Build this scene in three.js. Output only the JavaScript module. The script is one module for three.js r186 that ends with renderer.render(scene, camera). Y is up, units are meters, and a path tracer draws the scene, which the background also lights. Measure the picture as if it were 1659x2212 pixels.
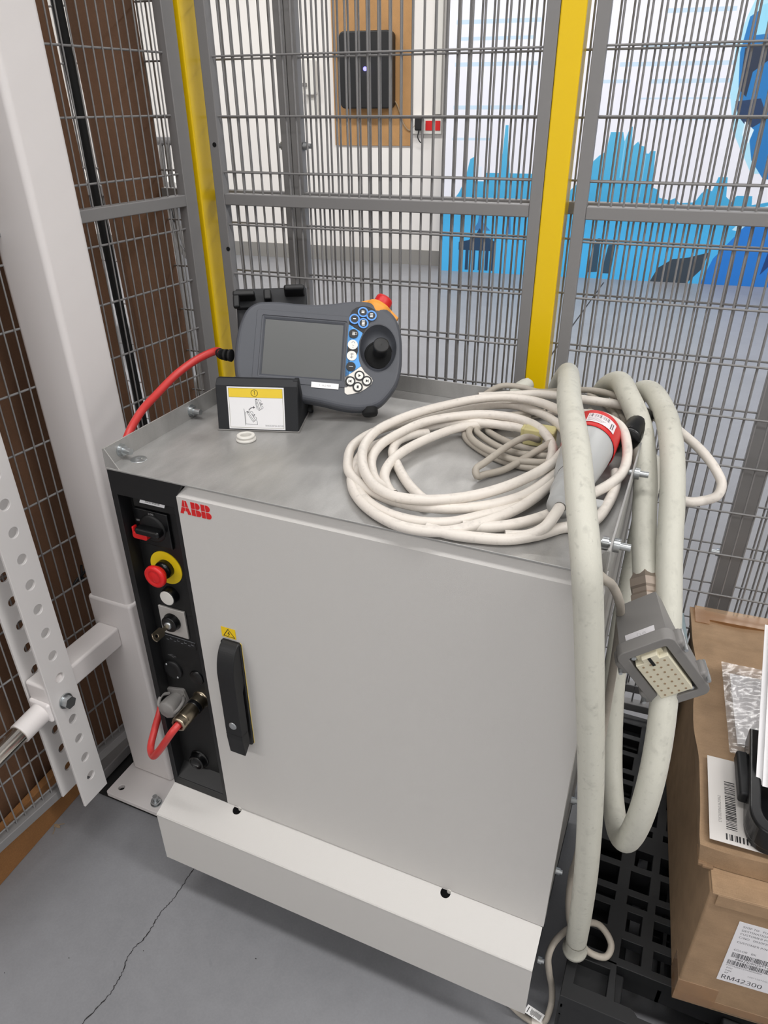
import * as THREE from 'three';
import { mergeGeometries } from 'three/addons/utils/BufferGeometryUtils.js';
import { RoundedBoxGeometry } from 'three/addons/geometries/RoundedBoxGeometry.js';
import { ConvexGeometry } from 'three/addons/geometries/ConvexGeometry.js';
import { RectAreaLightUniformsLib } from 'three/addons/lights/RectAreaLightUniformsLib.js';
import { createNoise2D, createNoise3D } from 'simplex-noise';

// ---------------------------------------------------------------- camera, light, exposure
const scene = new THREE.Scene();
const camera = new THREE.PerspectiveCamera(71.05, 1659 / 2212, 0.05, 60);
camera.rotation.order = 'YXZ';
camera.position.set(0.7623, 1.4183, 0.7168);
camera.rotation.set(-0.5177, 0.40994, -0.0055);
const renderer = new THREE.WebGLRenderer({ antialias: true });
renderer.toneMapping = THREE.LinearToneMapping;
renderer.toneMappingExposure = 1.2;
renderer.shadowMap.enabled = true;
renderer.shadowMap.type = THREE.PCFSoftShadowMap;
RectAreaLightUniformsLib.init();
scene.background = new THREE.Color(0x20242a);
const HALL = 0.106, ROOM_H = 3.8;                       // the hall's walls stand turned against the cabinet
// ceiling fittings: x, z (hall axes), length, width, strength, how it is told apart
const LAMPS = [
  [-2.6, 3.9, 2.4, 0.3, 30, 'front row at the left'], [0.4, 3.9, 2.4, 0.3, 11, 'front row in the middle'], [3.0, 3.9, 2.4, 0.3, 10, 'front row at the right'],
  [-3.0, 0.5, 2.4, 0.3, 16, 'middle row at the left'], [0.2, 0.5, 2.4, 0.3, 13, 'middle row above the cabinet'], [3.2, 0.9, 2.4, 0.3, 25, 'middle row at the right'],
  [-3.4, -4.2, 2.4, 0.3, 31, 'rear row at the left'], [-0.2, -4.2, 2.4, 0.3, 31, 'rear row before the banner'], [3.0, -4.2, 2.4, 0.3, 31, 'rear row at the right'],
];
const LAMP_COLOR = new THREE.Color(1, 0.975, 0.95);

// ---------------------------------------------------------------- helpers
const V = (x, y, z) => new THREE.Vector3(x, y, z);
let seed = 12345;
const rnd = () => { seed = (seed * 1664525 + 1013904223) >>> 0; return seed / 4294967296; };
const noise2 = createNoise2D(rnd), noise3 = createNoise3D(rnd);
const used = {};
function numbered(n) { const k = used[n] || 0; used[n] = k + 1; return k ? n + '_' + String(k).padStart(3, '0') : n; }
function flat(g) {
  g = g.index ? g.toNonIndexed() : g.clone();
  for (const k of Object.keys(g.attributes)) if (!['position', 'normal', 'uv'].includes(k)) g.deleteAttribute(k);
  if (!g.attributes.normal) g.computeVertexNormals();
  if (!g.attributes.uv) g.setAttribute('uv', new THREE.BufferAttribute(new Float32Array(g.attributes.position.count * 2), 2));
  return g;
}
function metricUV(g) {                                  // uv in metres, from the face that a vertex lies on
  const p = g.attributes.position, n = g.attributes.normal, u = g.attributes.uv;
  for (let i = 0; i < p.count; i++) {
    const ax = Math.abs(n.getX(i)), ay = Math.abs(n.getY(i)), az = Math.abs(n.getZ(i));
    if (ay >= ax && ay >= az) u.setXY(i, p.getX(i), p.getZ(i));
    else if (ax >= az) u.setXY(i, p.getZ(i), p.getY(i));
    else u.setXY(i, p.getX(i), p.getY(i));
  }
  return g;
}
function mesh(name, geos, mat, parent, opt = {}) {
  geos = Array.isArray(geos) ? geos : [geos];
  let g = geos.length === 1 ? flat(geos[0]) : mergeGeometries(geos.map(flat));
  if (!opt.keepUV && (mat.map || mat.bumpMap || mat.roughnessMap)) metricUV(g);
  const m = new THREE.Mesh(g, mat);
  m.name = parent === scene ? numbered(name) : name;
  m.castShadow = m.receiveShadow = true;
  if (opt.label) m.userData.label = opt.label;
  if (opt.kind) m.userData.kind = opt.kind;
  parent.add(m);
  return m;
}
function part(name, parent, pos = [0, 0, 0], rot) { const g = new THREE.Group(); g.name = name; g.position.set(...pos); if (rot) g.rotation.set(...rot); parent.add(g); return g; }
function thing(name, label, category, pos = [0, 0, 0], rotY = 0, group) {
  const g = new THREE.Group(); g.name = numbered(name); g.position.set(...pos); g.rotation.y = rotY;
  g.userData = { label, category }; if (group) g.userData.group = group;
  scene.add(g); return g;
}
function tag(o, label, category, group) { o.userData.label = label; o.userData.category = category; if (group) o.userData.group = group; return o; }
const struct = (name, geos, mat, parent = scene, opt = {}) => { const m = mesh(name, geos, mat, parent, opt); if (parent === scene) m.userData.kind = 'structure'; return m; };
const box = (x0, x1, y0, y1, z0, z1) => new THREE.BoxGeometry(x1 - x0, y1 - y0, z1 - z0).translate((x0 + x1) / 2, (y0 + y1) / 2, (z0 + z1) / 2);
const rbox = (x0, x1, y0, y1, z0, z1, r = 0.002, s = 2) => new RoundedBoxGeometry(x1 - x0, y1 - y0, z1 - z0, s, r).translate((x0 + x1) / 2, (y0 + y1) / 2, (z0 + z1) / 2);
function cyl(a, b, r0, r1 = r0, n = 20) {
  a = V(...a); b = V(...b); const d = b.clone().sub(a);
  const g = new THREE.CylinderGeometry(r1, r0, d.length(), n);
  g.applyQuaternion(new THREE.Quaternion().setFromUnitVectors(V(0, 1, 0), d.normalize()));
  return g.translate((a.x + b.x) / 2, (a.y + b.y) / 2, (a.z + b.z) / 2);
}
function lathe(a, b, prof, n = 28) {                    // profile [radius, distance] turned about the line from a to b
  a = V(...a); b = V(...b);
  const g = new THREE.LatheGeometry(prof.map(p => new THREE.Vector2(Math.max(p[0], 1e-5), p[1])), n);
  g.applyQuaternion(new THREE.Quaternion().setFromUnitVectors(V(0, 1, 0), b.sub(a).normalize()));
  return g.translate(a.x, a.y, a.z);
}
const curve = (pts, k = 1) => new THREE.CatmullRomCurve3(pts.map(p => V(p[0] * k, p[1] * k, p[2] * k)), false, 'centripetal');
const tube = (pts, r, n = 120, m = 12, k = 1) => new THREE.TubeGeometry(curve(pts, k), n, r, m);
const shape = pts => new THREE.Shape(pts.map(p => new THREE.Vector2(p[0], p[1])));
const ext = (s, depth, bevel = 0, seg = 2, curveSeg = 14) => new THREE.ExtrudeGeometry(s, { depth, bevelEnabled: bevel > 0, bevelSize: bevel, bevelThickness: bevel, bevelSegments: seg, curveSegments: curveSeg });
function roundRect(x, y, w, h, r, Cls = THREE.Shape) {
  const s = new Cls(); s.moveTo(x + r, y); s.lineTo(x + w - r, y); s.absarc(x + w - r, y + r, r, -Math.PI / 2, 0); s.lineTo(x + w, y + h - r); s.absarc(x + w - r, y + h - r, r, 0, Math.PI / 2);
  s.lineTo(x + r, y + h); s.absarc(x + r, y + h - r, r, Math.PI / 2, Math.PI); s.lineTo(x, y + r); s.absarc(x + r, y + r, r, Math.PI, Math.PI * 1.5); return s;
}
const circle = (x, y, r, Cls = THREE.Shape) => { const s = new Cls(); s.absarc(x, y, r, 0, Math.PI * 2, false); return s; };
const hexNut = (a, b, r) => cyl(a, b, r, r, 6);

// ---------------------------------------------------------------- textures
function dataTex(n, fn, srgb, metres) {
  const d = new Uint8Array(n * n * 4);
  for (let j = 0; j < n; j++) for (let i = 0; i < n; i++) {
    const c = fn(i / n, j / n), k = (j * n + i) * 4;
    for (let q = 0; q < 3; q++) d[k + q] = Math.max(0, Math.min(255, Array.isArray(c) ? c[q] : c));
    d[k + 3] = 255;
  }
  const t = new THREE.DataTexture(d, n, n); t.wrapS = t.wrapT = THREE.RepeatWrapping; t.magFilter = THREE.LinearFilter; t.minFilter = THREE.LinearMipmapLinearFilter; t.generateMipmaps = true;
  if (srgb) t.colorSpace = THREE.SRGBColorSpace;
  t.repeat.set(1 / metres, 1 / metres); t.needsUpdate = true; return t;
}
// noise that tiles: the unit square wrapped on two circles blended from plain noise
function tile(f) { return (u, v) => { const a = f(u, v), b = f(u - 1, v), c = f(u, v - 1), d = f(u - 1, v - 1); return (a * (1 - u) + b * u) * (1 - v) + (c * (1 - u) + d * u) * v; }; }
function canvasTex(w, h, draw) {
  const c = document.createElement('canvas'); c.width = w; c.height = h; const g = c.getContext('2d'); draw(g, w, h);
  const t = new THREE.CanvasTexture(c); t.colorSpace = THREE.SRGBColorSpace; t.anisotropy = 8; return t;
}
const fbm = (u, v, f, o = 4) => { let s = 0, a = 0.5; for (let i = 0; i < o; i++) { s += a * noise2(u * f + i * 7.1, v * f - i * 3.7); f *= 2; a *= 0.5; } return s; };
const tFloor = dataTex(1024, tile((u, v) => {
  const b = 141 + fbm(u, v, 5) * 9 + fbm(u + 9, v, 40, 3) * 4 + (rnd() - 0.5) * 6; let k = noise2(u * 60, v * 60) > 0.95 ? -6 : 0; return [b + k, b + k - 0.5, b + 3 + k][0];
}), true, 2.4);
const tPeel = dataTex(512, tile((u, v) => 128 + noise2(u * 60, v * 60) * 55 + noise2(u * 130 + 5, v * 130) * 40), false, 0.11);
const tGalv = dataTex(512, tile((u, v) => 208 + fbm(u, v * 0.35, 9, 4) * 30 + (rnd() - 0.5) * 10), true, 0.55);
const tGalvR = dataTex(512, tile((u, v) => 118 + fbm(u + 3, v * 0.4, 8, 4) * 60 + (rnd() - 0.5) * 24), false, 0.5);
const tCard = dataTex(512, tile((u, v) => { const s = fbm(u, v, 7, 4) * 14 + noise2(u * 6, v * 160) * 4 + (rnd() - 0.5) * 16; return [150 + s, 118 + s * 0.9, 86 + s * 0.8][0]; }), false, 0.4);
const tDirt = dataTex(512, tile((u, v) => { const s = fbm(u, v, 9, 4); return 240 + Math.min(0, s + 0.22) * 60 + Math.min(0, fbm(u + 4, v, 22, 3) + 0.36) * 90 + (rnd() - 0.5) * 6; }), true, 0.35);
const tBoard = dataTex(512, tile((u, v) => 205 + fbm(u, v, 4, 4) * 16 + (rnd() - 0.5) * 22), true, 0.9);
const tFine = dataTex(256, tile((u, v) => 128 + (rnd() - 0.5) * 150), false, 0.06);

// ---------------------------------------------------------------- materials
const mat = (hex, o = {}) => new THREE.MeshStandardMaterial({ color: hex, roughness: 0.6, ...o });
const M = {
  wall: mat(0xe9e6e2, { roughness: 0.9 }), wallSide: mat(0xe4e2e0, { roughness: 0.9 }), ceiling: mat(0xe8e8e8, { roughness: 0.95 }), skirting: mat(0x8b8985, { roughness: 0.7 }),
  floor: mat(0xf6f8ff, { map: tFloor, roughness: 0.42 }), crack: mat(0x2c2a2b, { roughness: 1 }),
  cab: mat(0xcac8c5, { roughness: 0.5, bumpMap: tPeel, bumpScale: 0.00022 }), cabDark: mat(0x141518, { roughness: 0.5 }), side: mat(0x9c9c9a, { roughness: 0.5, metalness: 0.3 }),
  black: mat(0x101113, { roughness: 0.5 }), blackDeep: mat(0x0a0b0c, { roughness: 0.55 }), rubber: mat(0x0f1011, { roughness: 0.8 }), gloss: mat(0x0c0d0f, { roughness: 0.28 }),
  galv: mat(0xd0cfcd, { map: tGalv, roughnessMap: tGalvR, metalness: 0.4, roughness: 0.95 }), zinc: mat(0xc2c6c8, { metalness: 0.95, roughness: 0.32 }), chrome: mat(0xcfcac2, { metalness: 1, roughness: 0.16 }), nickel: mat(0xb3a792, { metalness: 1, roughness: 0.28 }), brass: mat(0xb8aa9e, { metalness: 0.8, roughness: 0.36, flatShading: true }),
  white: mat(0xebe7e6, { roughness: 0.42 }), barGrey: mat(0xe2e0df, { roughness: 0.45 }), fence: mat(0x868585, { roughness: 0.48 }), yellow: mat(0xf2cb0c, { roughness: 0.32 }),
  brown: mat(0x896348, { map: tBoard, roughness: 0.8 }), brownLow: mat(0xb57f4a, { map: tBoard, roughness: 0.8 }), red: mat(0xd21a1c, { roughness: 0.42 }), redCable: mat(0xc93a38, { roughness: 0.4 }), signal: mat(0xf4d414, { roughness: 0.5 }),
  pend: mat(0x4e5158, { roughness: 0.5, bumpMap: tFine, bumpScale: 0.00012 }), screen: mat(0x626464, { roughness: 0.28 }), holder: mat(0x1c1e22, { roughness: 0.6, bumpMap: tFine, bumpScale: 0.00012 }), orange: mat(0xf0a23c, { roughness: 0.5 }),
  hose: mat(0xd8d7cb, { map: tDirt, roughness: 0.55 }), cable: mat(0xf2ebe2, { map: tDirt, roughness: 0.42 }), greyCable: mat(0xbdb5a9, { map: tDirt, roughness: 0.55 }), hood: mat(0x7f7d7b, { roughness: 0.55 }), insert: mat(0xd6d0ba, { roughness: 0.6 }), plug: mat(0xb9bbbb, { roughness: 0.35 }), beige: mat(0xcdc48f, { roughness: 0.6 }),
  card: mat(0xffffff, { roughness: 0.85 }), cardSide: mat(0xffffff, { roughness: 0.85 }), tape: new THREE.MeshPhysicalMaterial({ color: 0xefd9bd, roughness: 0.22, transmission: 0.8, thickness: 0 }), pouch: new THREE.MeshPhysicalMaterial({ color: 0xf2f2f2, roughness: 0.16, transmission: 0.8, thickness: 0 }),
  paper: mat(0xf1f0f2, { roughness: 0.8 }), pallet: mat(0x191a1c, { roughness: 0.55 }), plastic: mat(0xdedcd6, { roughness: 0.45 }), board: mat(0xdba76c, { map: tBoard, roughness: 0.75 }), blue: mat(0x5aa7ee, { roughness: 0.5 }), keyWhite: mat(0xe8e5de, { roughness: 0.5 }), leaf: mat(0x9a8468, { roughness: 0.9 }), foam: mat(0x8fa0a6, { roughness: 0.7 }),
};
M.card.map = dataTex(512, tile((u, v) => { const s = 200 + fbm(u, v, 7, 4) * 20 + noise2(u * 5, v * 150) * 5 + (rnd() - 0.5) * 16; return s; }), true, 0.4);
M.card.color.set(0xcaa884); M.cardSide.map = M.card.map; M.cardSide.color.set(0xae8d6c);
const printed = (w, h, draw, o = {}) => new THREE.MeshStandardMaterial({ map: canvasTex(w, h, draw), roughness: 0.55, ...o });
// a thin printed label in the xy plane, its print over the whole front
const sheet = (w, h, t = 0.0004) => { const g = new THREE.BoxGeometry(w, h, t); return g; };

// ================================================================ THE HALL
const hall = (g) => g.rotateY(HALL);
struct('floor', hall(box(-6.2, 5.2, -0.12, 0, -6.7, 6.2)), M.floor);
{ // the crack in front of the cabinet, running out from under the plinth
  const f = scene.getObjectByName('floor');
  const p = [[0.012, -0.05], [0.006, 0.01], [0.007, 0.075], [0.002, 0.113], [0.006, 0.157], [-0.001, 0.199], [0.011, 0.239], [0.014, 0.273], [0.004, 0.328], [0.0, 0.42], [-0.02, 0.6], [-0.01, 0.8]];
  const c = new THREE.CatmullRomCurve3(p.map(q => V(q[0], 0.0006, q[1]))), pos = [], N = 160;
  for (let i = 0; i < N; i++) {
    const a = c.getPoint(i / N), b = c.getPoint((i + 1) / N);
    const w = t => 0.0007 + 0.0009 * Math.max(0, noise2(t * 40, 3)), j = t => noise2(t * 55, 9) * 0.0022;
    const wa = w(i / N), wb = w((i + 1) / N), ja = j(i / N), jb = j((i + 1) / N);
    pos.push(a.x - wa + ja, a.y, a.z, b.x - wb + jb, b.y, b.z, b.x + wb + jb, b.y, b.z, a.x - wa + ja, a.y, a.z, b.x + wb + jb, b.y, b.z, a.x + wa + ja, a.y, a.z);
  }
  const g = new THREE.BufferGeometry(); g.setAttribute('position', new THREE.Float32BufferAttribute(pos, 3)); g.computeVertexNormals();
  mesh('crack', g, M.crack, f, { label: 'thin jagged crack in the floor' });
  const j = []; for (const [x, z] of [[-0.06, -6.2], [-0.049, -4.4], [-0.03, -1.2]]) j.push([x, 0.0004, z]);
  mesh('floor_joint', new THREE.TubeGeometry(curve(j), 20, 0.006, 6).scale(1, 0.08, 1), M.crack, f);
  const specks = []; // little flecks and scuffs on the concrete
  for (let i = 0; i < 22; i++) { const x = -0.35 + rnd() * 1.0, z = 0.08 + rnd() * 0.5, r = 0.0008 + rnd() * rnd() * rnd() * 0.003; specks.push(new THREE.CircleGeometry(r, 6).rotateX(-Math.PI / 2).scale(1 + rnd(), 1, 1).translate(x, 0.0005, z)); }
  mesh('dirt_specks', specks, M.crack, f, { kind: 'stuff' });
}
struct('ceiling', hall(box(-6.2, 5.2, ROOM_H, ROOM_H + 0.12, -6.7, 6.2)), M.ceiling);
struct('wall_back', hall(box(-6.2, 5.2, 0, ROOM_H, -6.7, -6.525)), M.wall);
struct('wall_left', hall(box(-6.2, -6.0, 0, ROOM_H, -6.525, 6.0)), M.wallSide);
struct('wall_right', hall(box(5.0, 5.2, 0, ROOM_H, -6.525, 6.0)), M.wallSide);
struct('wall_front', hall(box(-6.2, 5.2, 0, ROOM_H, 6.0, 6.2)), M.wallSide);
struct('baseboard_back', hall(box(-6.0, -1.02, 0, 0.14, -6.525, -6.505)), M.skirting);
struct('baseboard_left', hall(box(-6.0, -5.98, 0, 0.14, -6.505, 6.0)), M.skirting);
for (const [x, z, w, d, k, where] of LAMPS) {
  const c = V(x, 0, z).applyAxisAngle(V(0, 1, 0), HALL);
  const t = thing('ceiling_light', 'long white ceiling light, ' + where, 'lamp', [c.x, ROOM_H, c.z], HALL, 'rows of ceiling lights');
  mesh('housing', rbox(-w / 2 - 0.03, w / 2 + 0.03, -0.06, 0, -d / 2 - 0.03, d / 2 + 0.03, 0.006), M.white, t);
  mesh('diffuser', box(-w / 2, w / 2, -0.066, -0.0605, -d / 2, d / 2), new THREE.MeshStandardMaterial({ color: 0xffffff, emissive: 0xffffff, emissiveIntensity: 2.0 }), t);
  const l = new THREE.RectAreaLight(LAMP_COLOR, k, w, d); l.position.set(0, -0.07, 0); l.rotation.x = -Math.PI / 2; t.add(l);
}
// things on the far wall
const onWall = (lx, y) => { const p = V(lx, y, -6.525).applyAxisAngle(V(0, 1, 0), HALL); return [p.x, p.y, p.z]; };
{
  let t = thing('wall_board', 'tan wooden board fixed upright on the white far wall', 'board', onWall(-1.70, 1.07), HALL);
  mesh('panel', rbox(-0.38, 0.38, 0, 1.9, 0, 0.018, 0.003), M.board, t);
  t = thing('wall_speaker', 'black rounded rectangular box mounted on the tan wall board', 'speaker', onWall(-1.72, 1.39), HALL);
  mesh('housing', ext(roundRect(-0.235, 0, 0.47, 0.575, 0.035), 0.11, 0.012).translate(0, 0, 0.032), M.black, t);
  mesh('status_light', cyl([0.0, 0.30, 0.154], [0, 0.30, 0.158], 0.018), new THREE.MeshStandardMaterial({ color: 0x8080ff, emissive: 0x8d88ff, emissiveIntensity: 1 }), t);
  const gl = new THREE.PointLight(0x8d88ff, 0.005); gl.position.set(0, 0.30, 0.175); t.add(gl);
  tag(mesh('power_cable', tube([onWall(-1.50, 1.46), onWall(-1.46, 1.42), onWall(-1.38, 1.24), onWall(-1.33, 1.20), onWall(-1.27, 1.25)].map(p => [p[0], p[1], p[2] + 0.03]), 0.006, 40, 8), M.leaf, scene), 'thin cable from black wall box down to the sockets', 'cable');
  t = thing('dispenser', 'small white dispenser on the far wall left of tan board', 'dispenser', onWall(-2.31, 1.5), HALL);
  mesh('cover', ext(roundRect(-0.06, 0, 0.12, 0.27, 0.02), 0.07, 0.008), M.plastic, t);
  mesh('nozzle', rbox(-0.05, -0.01, 0.06, 0.09, 0.078, 0.1, 0.004), M.hood, t);
  t = thing('switch_box', 'flat white box under the dispenser on far wall', 'box', onWall(-2.29, 1.32), HALL);
  mesh('cover', rbox(-0.045, 0.045, 0, 0.15, 0, 0.03, 0.006), M.plastic, t);
  t = thing('cable_trunking', 'vertical white cable trunking beside the printed banner', 'trunking', onWall(-1.075, 1.33), HALL);
  mesh('cover', rbox(-0.035, 0.035, 0, 1.9, 0, 0.05, 0.004), M.plastic, t);
  t = thing('socket_strip', 'white socket strip with red outlet below the wall trunking', 'socket', onWall(-1.15, 1.17), HALL);
  mesh('plate', rbox(-0.16, 0.12, 0, 0.15, 0, 0.035, 0.006), M.plastic, t);
  mesh('red_outlet', rbox(-0.03, 0.05, 0.03, 0.11, 0.035, 0.042, 0.004), M.red, t); mesh('red_outlet', rbox(0.062, 0.11, 0.03, 0.11, 0.035, 0.042, 0.004), M.red, t);
  t = thing('black_plug', 'black plug with cord loop stuck in the wall socket strip', 'plug', onWall(-1.235, 1.2), HALL);
  mesh('body', rbox(-0.035, 0.035, 0, 0.11, 0.04, 0.1, 0.014, 3), M.black, t); mesh('cord', tube([[0, 0, 0.07], [-0.01, -0.06, 0.06], [0.02, -0.1, 0.05], [0.04, -0.05, 0.05], [0.03, 0.0, 0.05]], 0.005, 24, 6), M.black, t);
}
{ // the printed banner with its blue skyline
  const W = 5.0, H = 2.7, X0 = -1.62, pw = 2000, ph = 1080;
  const m = printed(pw, ph, (g) => {
    const S = pw / W, X = x => (x - X0) * 1.008 * S, Y = y => ph - y * ph / H;
    const poly = (c, pts) => { g.fillStyle = c; g.beginPath(); pts.forEach((p, i) => i ? g.lineTo(X(p[0]), Y(p[1])) : g.moveTo(X(p[0]), Y(p[1]))); g.closePath(); g.fill(); };
    g.fillStyle = '#e6e8f2'; g.fillRect(0, 0, pw, ph);
    g.fillStyle = 'rgba(120,185,225,.33)';
    for (const [x, y, w, h] of [[-1.55, 2.02, .7, .03], [-1.52, 1.9, .62, .025], [-1.55, 1.72, .7, .03], [-1.55, 1.4, .6, .03], [-1.55, 1.15, .35, .02], [-.05, 1.82, .8, .03], [-.2, 1.7, 1, .03], [-.4, 1.58, .3, .025], [.05, 1.58, .75, .03], [.0, 1.45, .8, .012], [.1, 2.05, .5, .03], [.1, 1.3, .5, .01]]) g.fillRect(X(x), Y(y), w * S, h * ph / H);
    const sky = [[-1.62, .40], [-1.6, .62], [-1.55, .66], [-1.53, .62], [-1.47, .7], [-1.42, .8], [-1.38, .98], [-1.34, 1.0], [-1.33, .8], [-1.24, .8], [-1.235, .87], [-1.11, .87], [-1.105, .97], [-1.095, 1.03], [-1.085, 1.25], [-1.06, 1.25], [-1.05, 1.03], [-1.03, .97], [-1.02, .87], [-.82, .87], [-.81, .62], [-.78, .62], [-.77, .9], [-.73, 1.02], [-.66, 1.02], [-.6, .8], [-.5, .72], [-.42, .8], [-.38, .9], [-.34, .95], [-.3, .99], [-.27, 1.02], [-.22, 1.05], [-.2, 1.2], [-.1, 1.2], [-.08, 1.13], [-.06, 1.2], [-.045, 1.24], [-.03, 1.24], [-.02, 1.1], [0, 1.1], [.03, 1.13], [.05, 1.1], [.1, 1.09], [.11, 1.04], [.13, 1.04], [.14, 1.06], [.18, 1.06], [.2, .78], [.26, .76], [.27, .70], [.36, .68], [.40, .7], [.44, .66], [.56, .67], [.6, .74], [.64, .78], [.68, .76], [.71, .87], [.78, .87], [.8, .72], [.85, .68], [.88, .73], [1.0, .73], [1.01, .66], [1.2, .7], [1.3, .9], [1.5, .95], [1.6, .7], [2, .75], [2.3, 1], [2.6, .8], [3.4, .8]];
    const gr = g.createLinearGradient(0, Y(1.2), 0, Y(.3)); gr.addColorStop(0, '#55b0d8'); gr.addColorStop(.6, '#3fa3d4'); gr.addColorStop(1, '#46b2ec'); g.fillStyle = gr;
    g.beginPath(); g.moveTo(X(-1.7), Y(-.1)); for (const p of sky) g.lineTo(X(p[0]), Y(p[1])); g.lineTo(X(3.6), Y(-.1)); g.fill();
    g.fillStyle = 'rgba(200,230,250,.35)'; for (const [x, y, w, h] of [[-1.33, .8, .06, .12], [-.08, .85, .012, .35], [.1, .7, .01, .33]]) g.fillRect(X(x), Y(y + h), w * S, h * ph / H);
    // the gate with six columns, and two spires behind it
    const navy = '#1d3d5c'; poly('#3a78b0', [[-1.28, .45], [-1.26, .62], [-1.25, .62], [-1.23, .45], [-1.16, .38], [-1.32, .38]]); poly('#3a78b0', [[-1.02, .36], [-1.0, .55], [-.985, .55], [-.97, .36]]);
    poly(navy, [[-1.45, .2], [-1.45, .27], [-1.36, .29], [-1.3, .33], [-1.26, .4], [-1.24, .37], [-1.2, .33], [-1.12, .29], [-1.1, .27], [-1.1, .2]]);
    for (let i = 0; i < 6; i++) poly(navy, [[-1.445 + i * .063, .02], [-1.445 + i * .063, .22], [-1.415 + i * .063, .22], [-1.415 + i * .063, .02]]);
    poly('#2b4a60', [[-.255, .05], [-.22, .28], [-.19, .35], [-.165, .35], [-.16, .06]]); poly('#2b4a60', [[-.12, .05], [-.09, .3], [-.03, .3], [-.04, .05]]);
    // the big blue shape at the right
    poly('#1f77cf', [[.72, -.05], [.8, .22], [1.0, .5], [1.3, .62], [1.7, .72], [3.6, .8], [3.6, -.1]]); poly('#bfe3f5', [[.95, .45], [1.12, .6], [1.14, .66], [1.02, .62], [.9, .46]]); poly('#0f3c78', [[1.2, .1], [1.35, .3], [1.45, .2], [1.6, .55], [1.25, .5]]);
    poly('#34404c', [[.30, -.03], [.36, .12], [.47, .2], [.6, .22], [.76, .27], [.72, .12], [.6, -.03]]);
    poly('#a8daf0', [[.68, 1.98], [.64, 1.8], [.66, 1.5], [.75, 1.2], [.95, .9], [1.5, .9], [1.5, 2.3], [.78, 2.3]]);
    poly('#1e72b4', [[.70, 1.98], [.68, 1.75], [.72, 1.52], [.79, 1.3], [.86, 1.22], [.93, 1.0], [1.05, .86], [1.6, .85], [1.6, 2.1], [.76, 2.02]]);
    poly('#232f44', [[.71, 1.78], [.73, 1.5], [.79, 1.45], [.8, 1.62], [.9, 1.7], [.88, 1.82]]); poly('#20385c', [[.72, 1.42], [.9, 1.44], [.98, 1.3], [.86, 1.22], [.76, 1.32]]); poly('#8fd0ea', [[.76, 1.86], [.95, 1.88], [.95, 2.1], [.76, 2.05]]); poly('#d8ecf8', [[.82, 1.28], [.9, 1.22], [.88, 1.12], [.82, 1.18]]);
  }, { roughness: 0.6 });
  const t = thing('printed_banner', 'large printed wall banner with a blue city skyline', 'banner', [-1.613, 0, -6.161], 0.1278);
  mesh('print', new THREE.BoxGeometry(W, H, 0.004).translate(W / 2, H / 2, 0), m, t, { keepUV: true });
  for (const x of [0.1, W - 0.14]) mesh('frame_post', box(x, x + 0.04, 0, H, -0.06, -0.002), M.zinc, t);
}
{ // bench and grey cables beyond the left fence, seen through its last gap
  const t = thing('work_bench', 'pale topped bench with black box far behind left fence', 'bench', [-2.75, 0, -3.25], 0.1);
  mesh('top', rbox(-0.9, 0.55, 0.98, 1.03, -0.3, 0.3, 0.01), M.plastic, t); for (const x of [-0.85, 0.45]) mesh('leg', box(x, x + 0.05, 0, 0.98, -0.25, 0.25), M.fence, t); mesh('drawer_box', rbox(-0.5, 0.5, 0.80, 0.978, -0.25, 0.27, 0.01), M.black, t);
  const c = thing('cable_bundle', 'loose grey cables hanging behind the left fence corner', 'cable', [0, 0, 0]);
  for (const [k, dx] of [[0, 0], [1, 0.03], [2, -0.025]]) mesh('cable', tube([[-0.86 + dx, 1.32, -1.33], [-0.842 + dx, 1.12, -1.30], [-0.80 + dx * .5, 1.03, -1.27 + k * .01], [-0.755 + dx * .3, 0.97, -1.25], [-0.725 - dx * .2, 0.86, -1.22], [-0.74, 0.70, -1.2], [-0.78 - dx, 0.4, -1.2], [-0.80 - dx, 0.008, -1.22], [-0.9 - dx, 0.008, -1.32]], 0.008, 60, 8), M.hood, c);
  mesh('hook_bar', cyl([-0.95, 1.32, -1.33], [-0.7, 1.32, -1.33], 0.012), M.fence, c);
}
// brown boards standing behind the left fence
{
  const board = (z0, z1, label, m = M.brown, y0 = 0.0, y1 = 2.3, x = -0.395) => { const t = thing('brown_board', label, 'board', [x, y0, (z0 + z1) / 2], 0.02); mesh('panel', rbox(-0.012, 0.012, 0, y1 - y0, (z0 - z1) / 2, (z1 - z0) / 2, 0.004), m, t); t.rotation.x = 0.028; t.position.z -= 0.03; return t; };
  board(-0.705, -0.533, 'narrow dark brown board behind left fence beside the yellow post');
  board(-0.487, 0.5, 'wide dark brown board behind left fence and white column', M.brown, 0.0, 2.3, -0.40);
  const t = thing('brown_kickboard', 'low brown board on the floor under the left fence', 'board', [-0.352, 0, 0.22], 0.06);
  mesh('panel', rbox(-0.009, 0.009, 0, 0.120, -0.28, 0.42, 0.002), M.brownLow, t);
  tag(mesh('black_hose', tube([[-0.40, 0.02, -0.538], [-0.402, 0.6, -0.524], [-0.398, 1.2, -0.504], [-0.402, 1.7, -0.494], [-0.40, 2.25, -0.477]], 0.010, 60, 10), M.rubber, scene), 'black hose in the gap between two brown boards', 'hose');
  tag(mesh('grey_floor_rail', rbox(-0.352, -0.322, 0.012, 0.042, -0.60, -0.085, 0.003), M.fence, scene), 'grey rail lying along the floor behind white column', 'rail');
  tag(mesh('rubber_mat', rbox(-0.345, 0.02, 0, 0.008, -0.62, -0.066, 0.003), M.rubber, scene), 'black rubber mat under the white column base plate', 'mat');
}
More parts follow.
